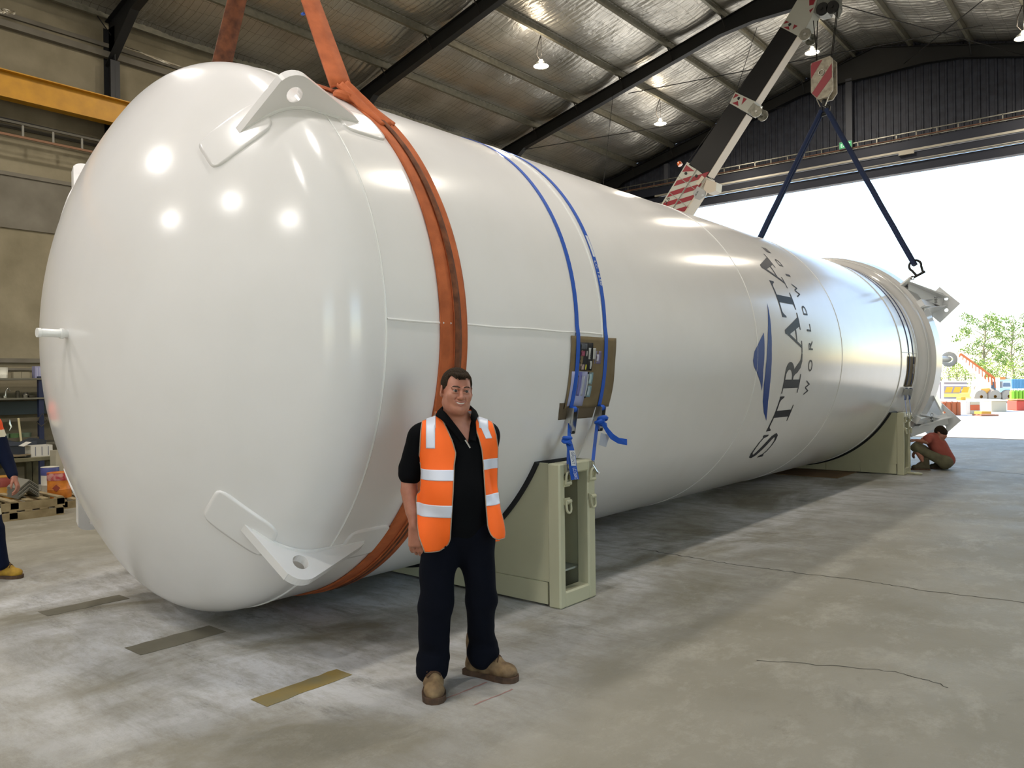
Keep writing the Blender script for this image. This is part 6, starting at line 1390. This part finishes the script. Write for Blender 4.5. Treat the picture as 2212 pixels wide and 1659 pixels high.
qb(2076, 2087, 858, gr(2080, 37), 37, .4, M_('c89a2a'), 'valve_post', 'small yellow valve post between skip and bin', 'post', None)
qb(2121, 2142, 889, gr(2130, 34.9), 34.9, .6, M_('c08a2c'), 'machine_part', 'yellow machine part lying between bin and block', 'machine part', None)
qb(2120, 2158, 897, gr(2140, 34), 34, .7, M_('8a5136'), 'timber_bundle', 'red-brown timber bundle on the ground before the concrete block', 'timber', lambda t, T, R, L_, h_: [MB().box(T(0, v, 1.1), (L_, .12, .04), R).build('plank', M_('a06a48'), t) for v in (.1, .5, .9)])
qb(2180, 2196, 872, gr(2188, 40), 40, .8, M_('b8aeb0'), 'grey_cabinet', 'grey cabinet standing behind the concrete block', 'cabinet', None)
qb(2197, 2225, 866, gr(2205, 39), 39, .8, M_('b5412f'), 'red_crate', 'red crate at the right edge of the yard', 'crate', lambda t, T, R, L_, h_: MB().box(T(0, .5, 1.1), (L_*1.05, .9, .05), R).build('crate_lid', M_('d07040'), t))
for x in (2187, 2195, 2203, 2211):
    qb(x, x+7, 843, gr(2200, 47), 47, .35, M_('7fae2c'), 'gas_bottle', {2187: 'leftmost', 2195: 'second from left', 2203: 'third from left', 2211: 'rightmost'}[x]+' bright green cylinder in the yard rack', 'cylinder', lambda t, T, R, L_, h_: MB().cyl(T(0, .5, 1), T(0, .5, 1.12), .08, 10).build('valve_cap', M_('d8dcc0'), t), bev=.08)
qb(2186, 2214, 819, gr(2200, 58), 58, 2.4, M_('5b8fb0'), 'shipping_container', 'blue shipping container behind the green cylinders', 'container', lambda t, T, R, L_, h_: [MB().box(T(-.9+.225*k, -.004, .5), (.03, .03, h_*.95), R).build('corrugation', M_('4d7e9c'), t) for k in range(9)])
qb(2030, 2090, 826, gr(2060, 62), 62, 3, M_('9a8a8c'), 'site_shed', 'low grey shed behind the yellow rack', 'shed', lambda t, T, R, L_, h_: MB().box(T(0, .5, 1.03), (L_*1.04, 3.3, .08), R).build('shed_roof', M_('b5a8a8'), t))
# yellow rack with white rails
D = 44; rk = thing('steel_rack', 'white railed rack with yellow sloped panels next to the tank end', 'rack', tuple(atD(2070, gr(2070, D), D)))
def L3(x, y, dd=0): return Vector(atD(x, y, D+dd))
for x in (2036, 2101): MB().bar(L3(x, gr(x, D)), L3(x, 823), .12, .12).build('post', M_('e6ddcc'), rk)
for y in (824, 832, 866): MB().bar(L3(2036, y), L3(2101, y), .10, .10).build('rail', M_('e6ddcc'), rk)
for k in range(3):
    xa = 2040+k*18; MB().prism([L3(xa, 848), L3(xa+14, 848), L3(xa+18, 836), L3(xa+5, 836)], (0, .1, 0)).build('yellow_panel', M_('dba32a'), rk)
MB().prism([L3(2038, 850), L3(2094, 850), L3(2094, 858), L3(2038, 858)], (0, .1, 0)).build('lower_panel', M_('e6c46a'), rk)
# yard crane truck
D = 50; tk = thing('crane_truck', 'white and yellow crane truck with raised orange ladder boom in the yard', 'truck', tuple(atD(2150, gr(2150, D), D)))
fwd = Vector((F_[0], F_[1], 0)).normalized()*1.8
def pr(P, m, nm, dv=fwd, dd=0): return recalc(MB().prism([Vector(atD(x, y, D+dd)) for x, y in P], dv).build(nm, M_(m, .5), tk))
g_ = gr(2150, D)
pr([(2140, 852), (2140, 822), (2146, 816), (2160, 816), (2160, 852)], 'e8e0d4', 'cab'); pr([(2141, 838), (2143, 825), (2151, 825), (2151, 842)], '46586a', 'cab_window', fwd*.02, -.05)
pr([(2166, 838), (2166, 824), (2184, 824), (2186, 838)], 'c9cfd8', 'rear_cab'); pr([(2168, 835), (2169, 827), (2182, 827), (2183, 835)], '5c6c80', 'cab_window', fwd*.02, -.05)
pr([(2160, 820), (2172, 820), (2172, 814), (2160, 814)], 'c87a30', 'roof_box'); pr([(2108, 862), (2108, 850), (2192, 848), (2192, 862)], 'd8973c', 'chassis'); pr([(2112, 850), (2112, 842), (2138, 838), (2138, 850)], 'e0a03c', 'engine_cover')
for x in (2120, 2150, 2180): 
    c = Vector(atD(x, g_-8, D-.2)); c.z = .40; MB().lathe([(.1, 0), (.40, .02), (.44, .08), (.44, .25), (.40, .3), (.1, .3)], c, Vector((F_[0], F_[1], 0)), 18).build('wheel', M_('a09080'), tk, True)
MB().bar(atD(2104, 858, D), atD(2119, 812, D), .35, .35).build('lift_arm', M_('e6d9c0'), tk); MB().bar(atD(2121, 812, D), atD(2070, 768, D), .45, .5).build('boom', M_('eadfcb'), tk)
bm_ = MB(); 
for k in range(12):
    t = k/11; a = Vector(atD(2074+74*t, 764+52*t, D-.2)); b = Vector(atD(2068+78*t+4, 768+52*t+6*t, D-.2)); MB().bar(a, b+Vector((0, 0, -.1-.25*t)), .07, .07).build('ladder_rung', M_('b8602c'), tk)
MB().bar(atD(2074, 764, D-.2), atD(2148, 817, D-.2), .12, .12).build('ladder_rail', M_('b8602c'), tk); MB().bar(atD(2102, 805, D), atD(2102, 862, D), .12, .12).build('mast', M_('d8c8a8'), tk)
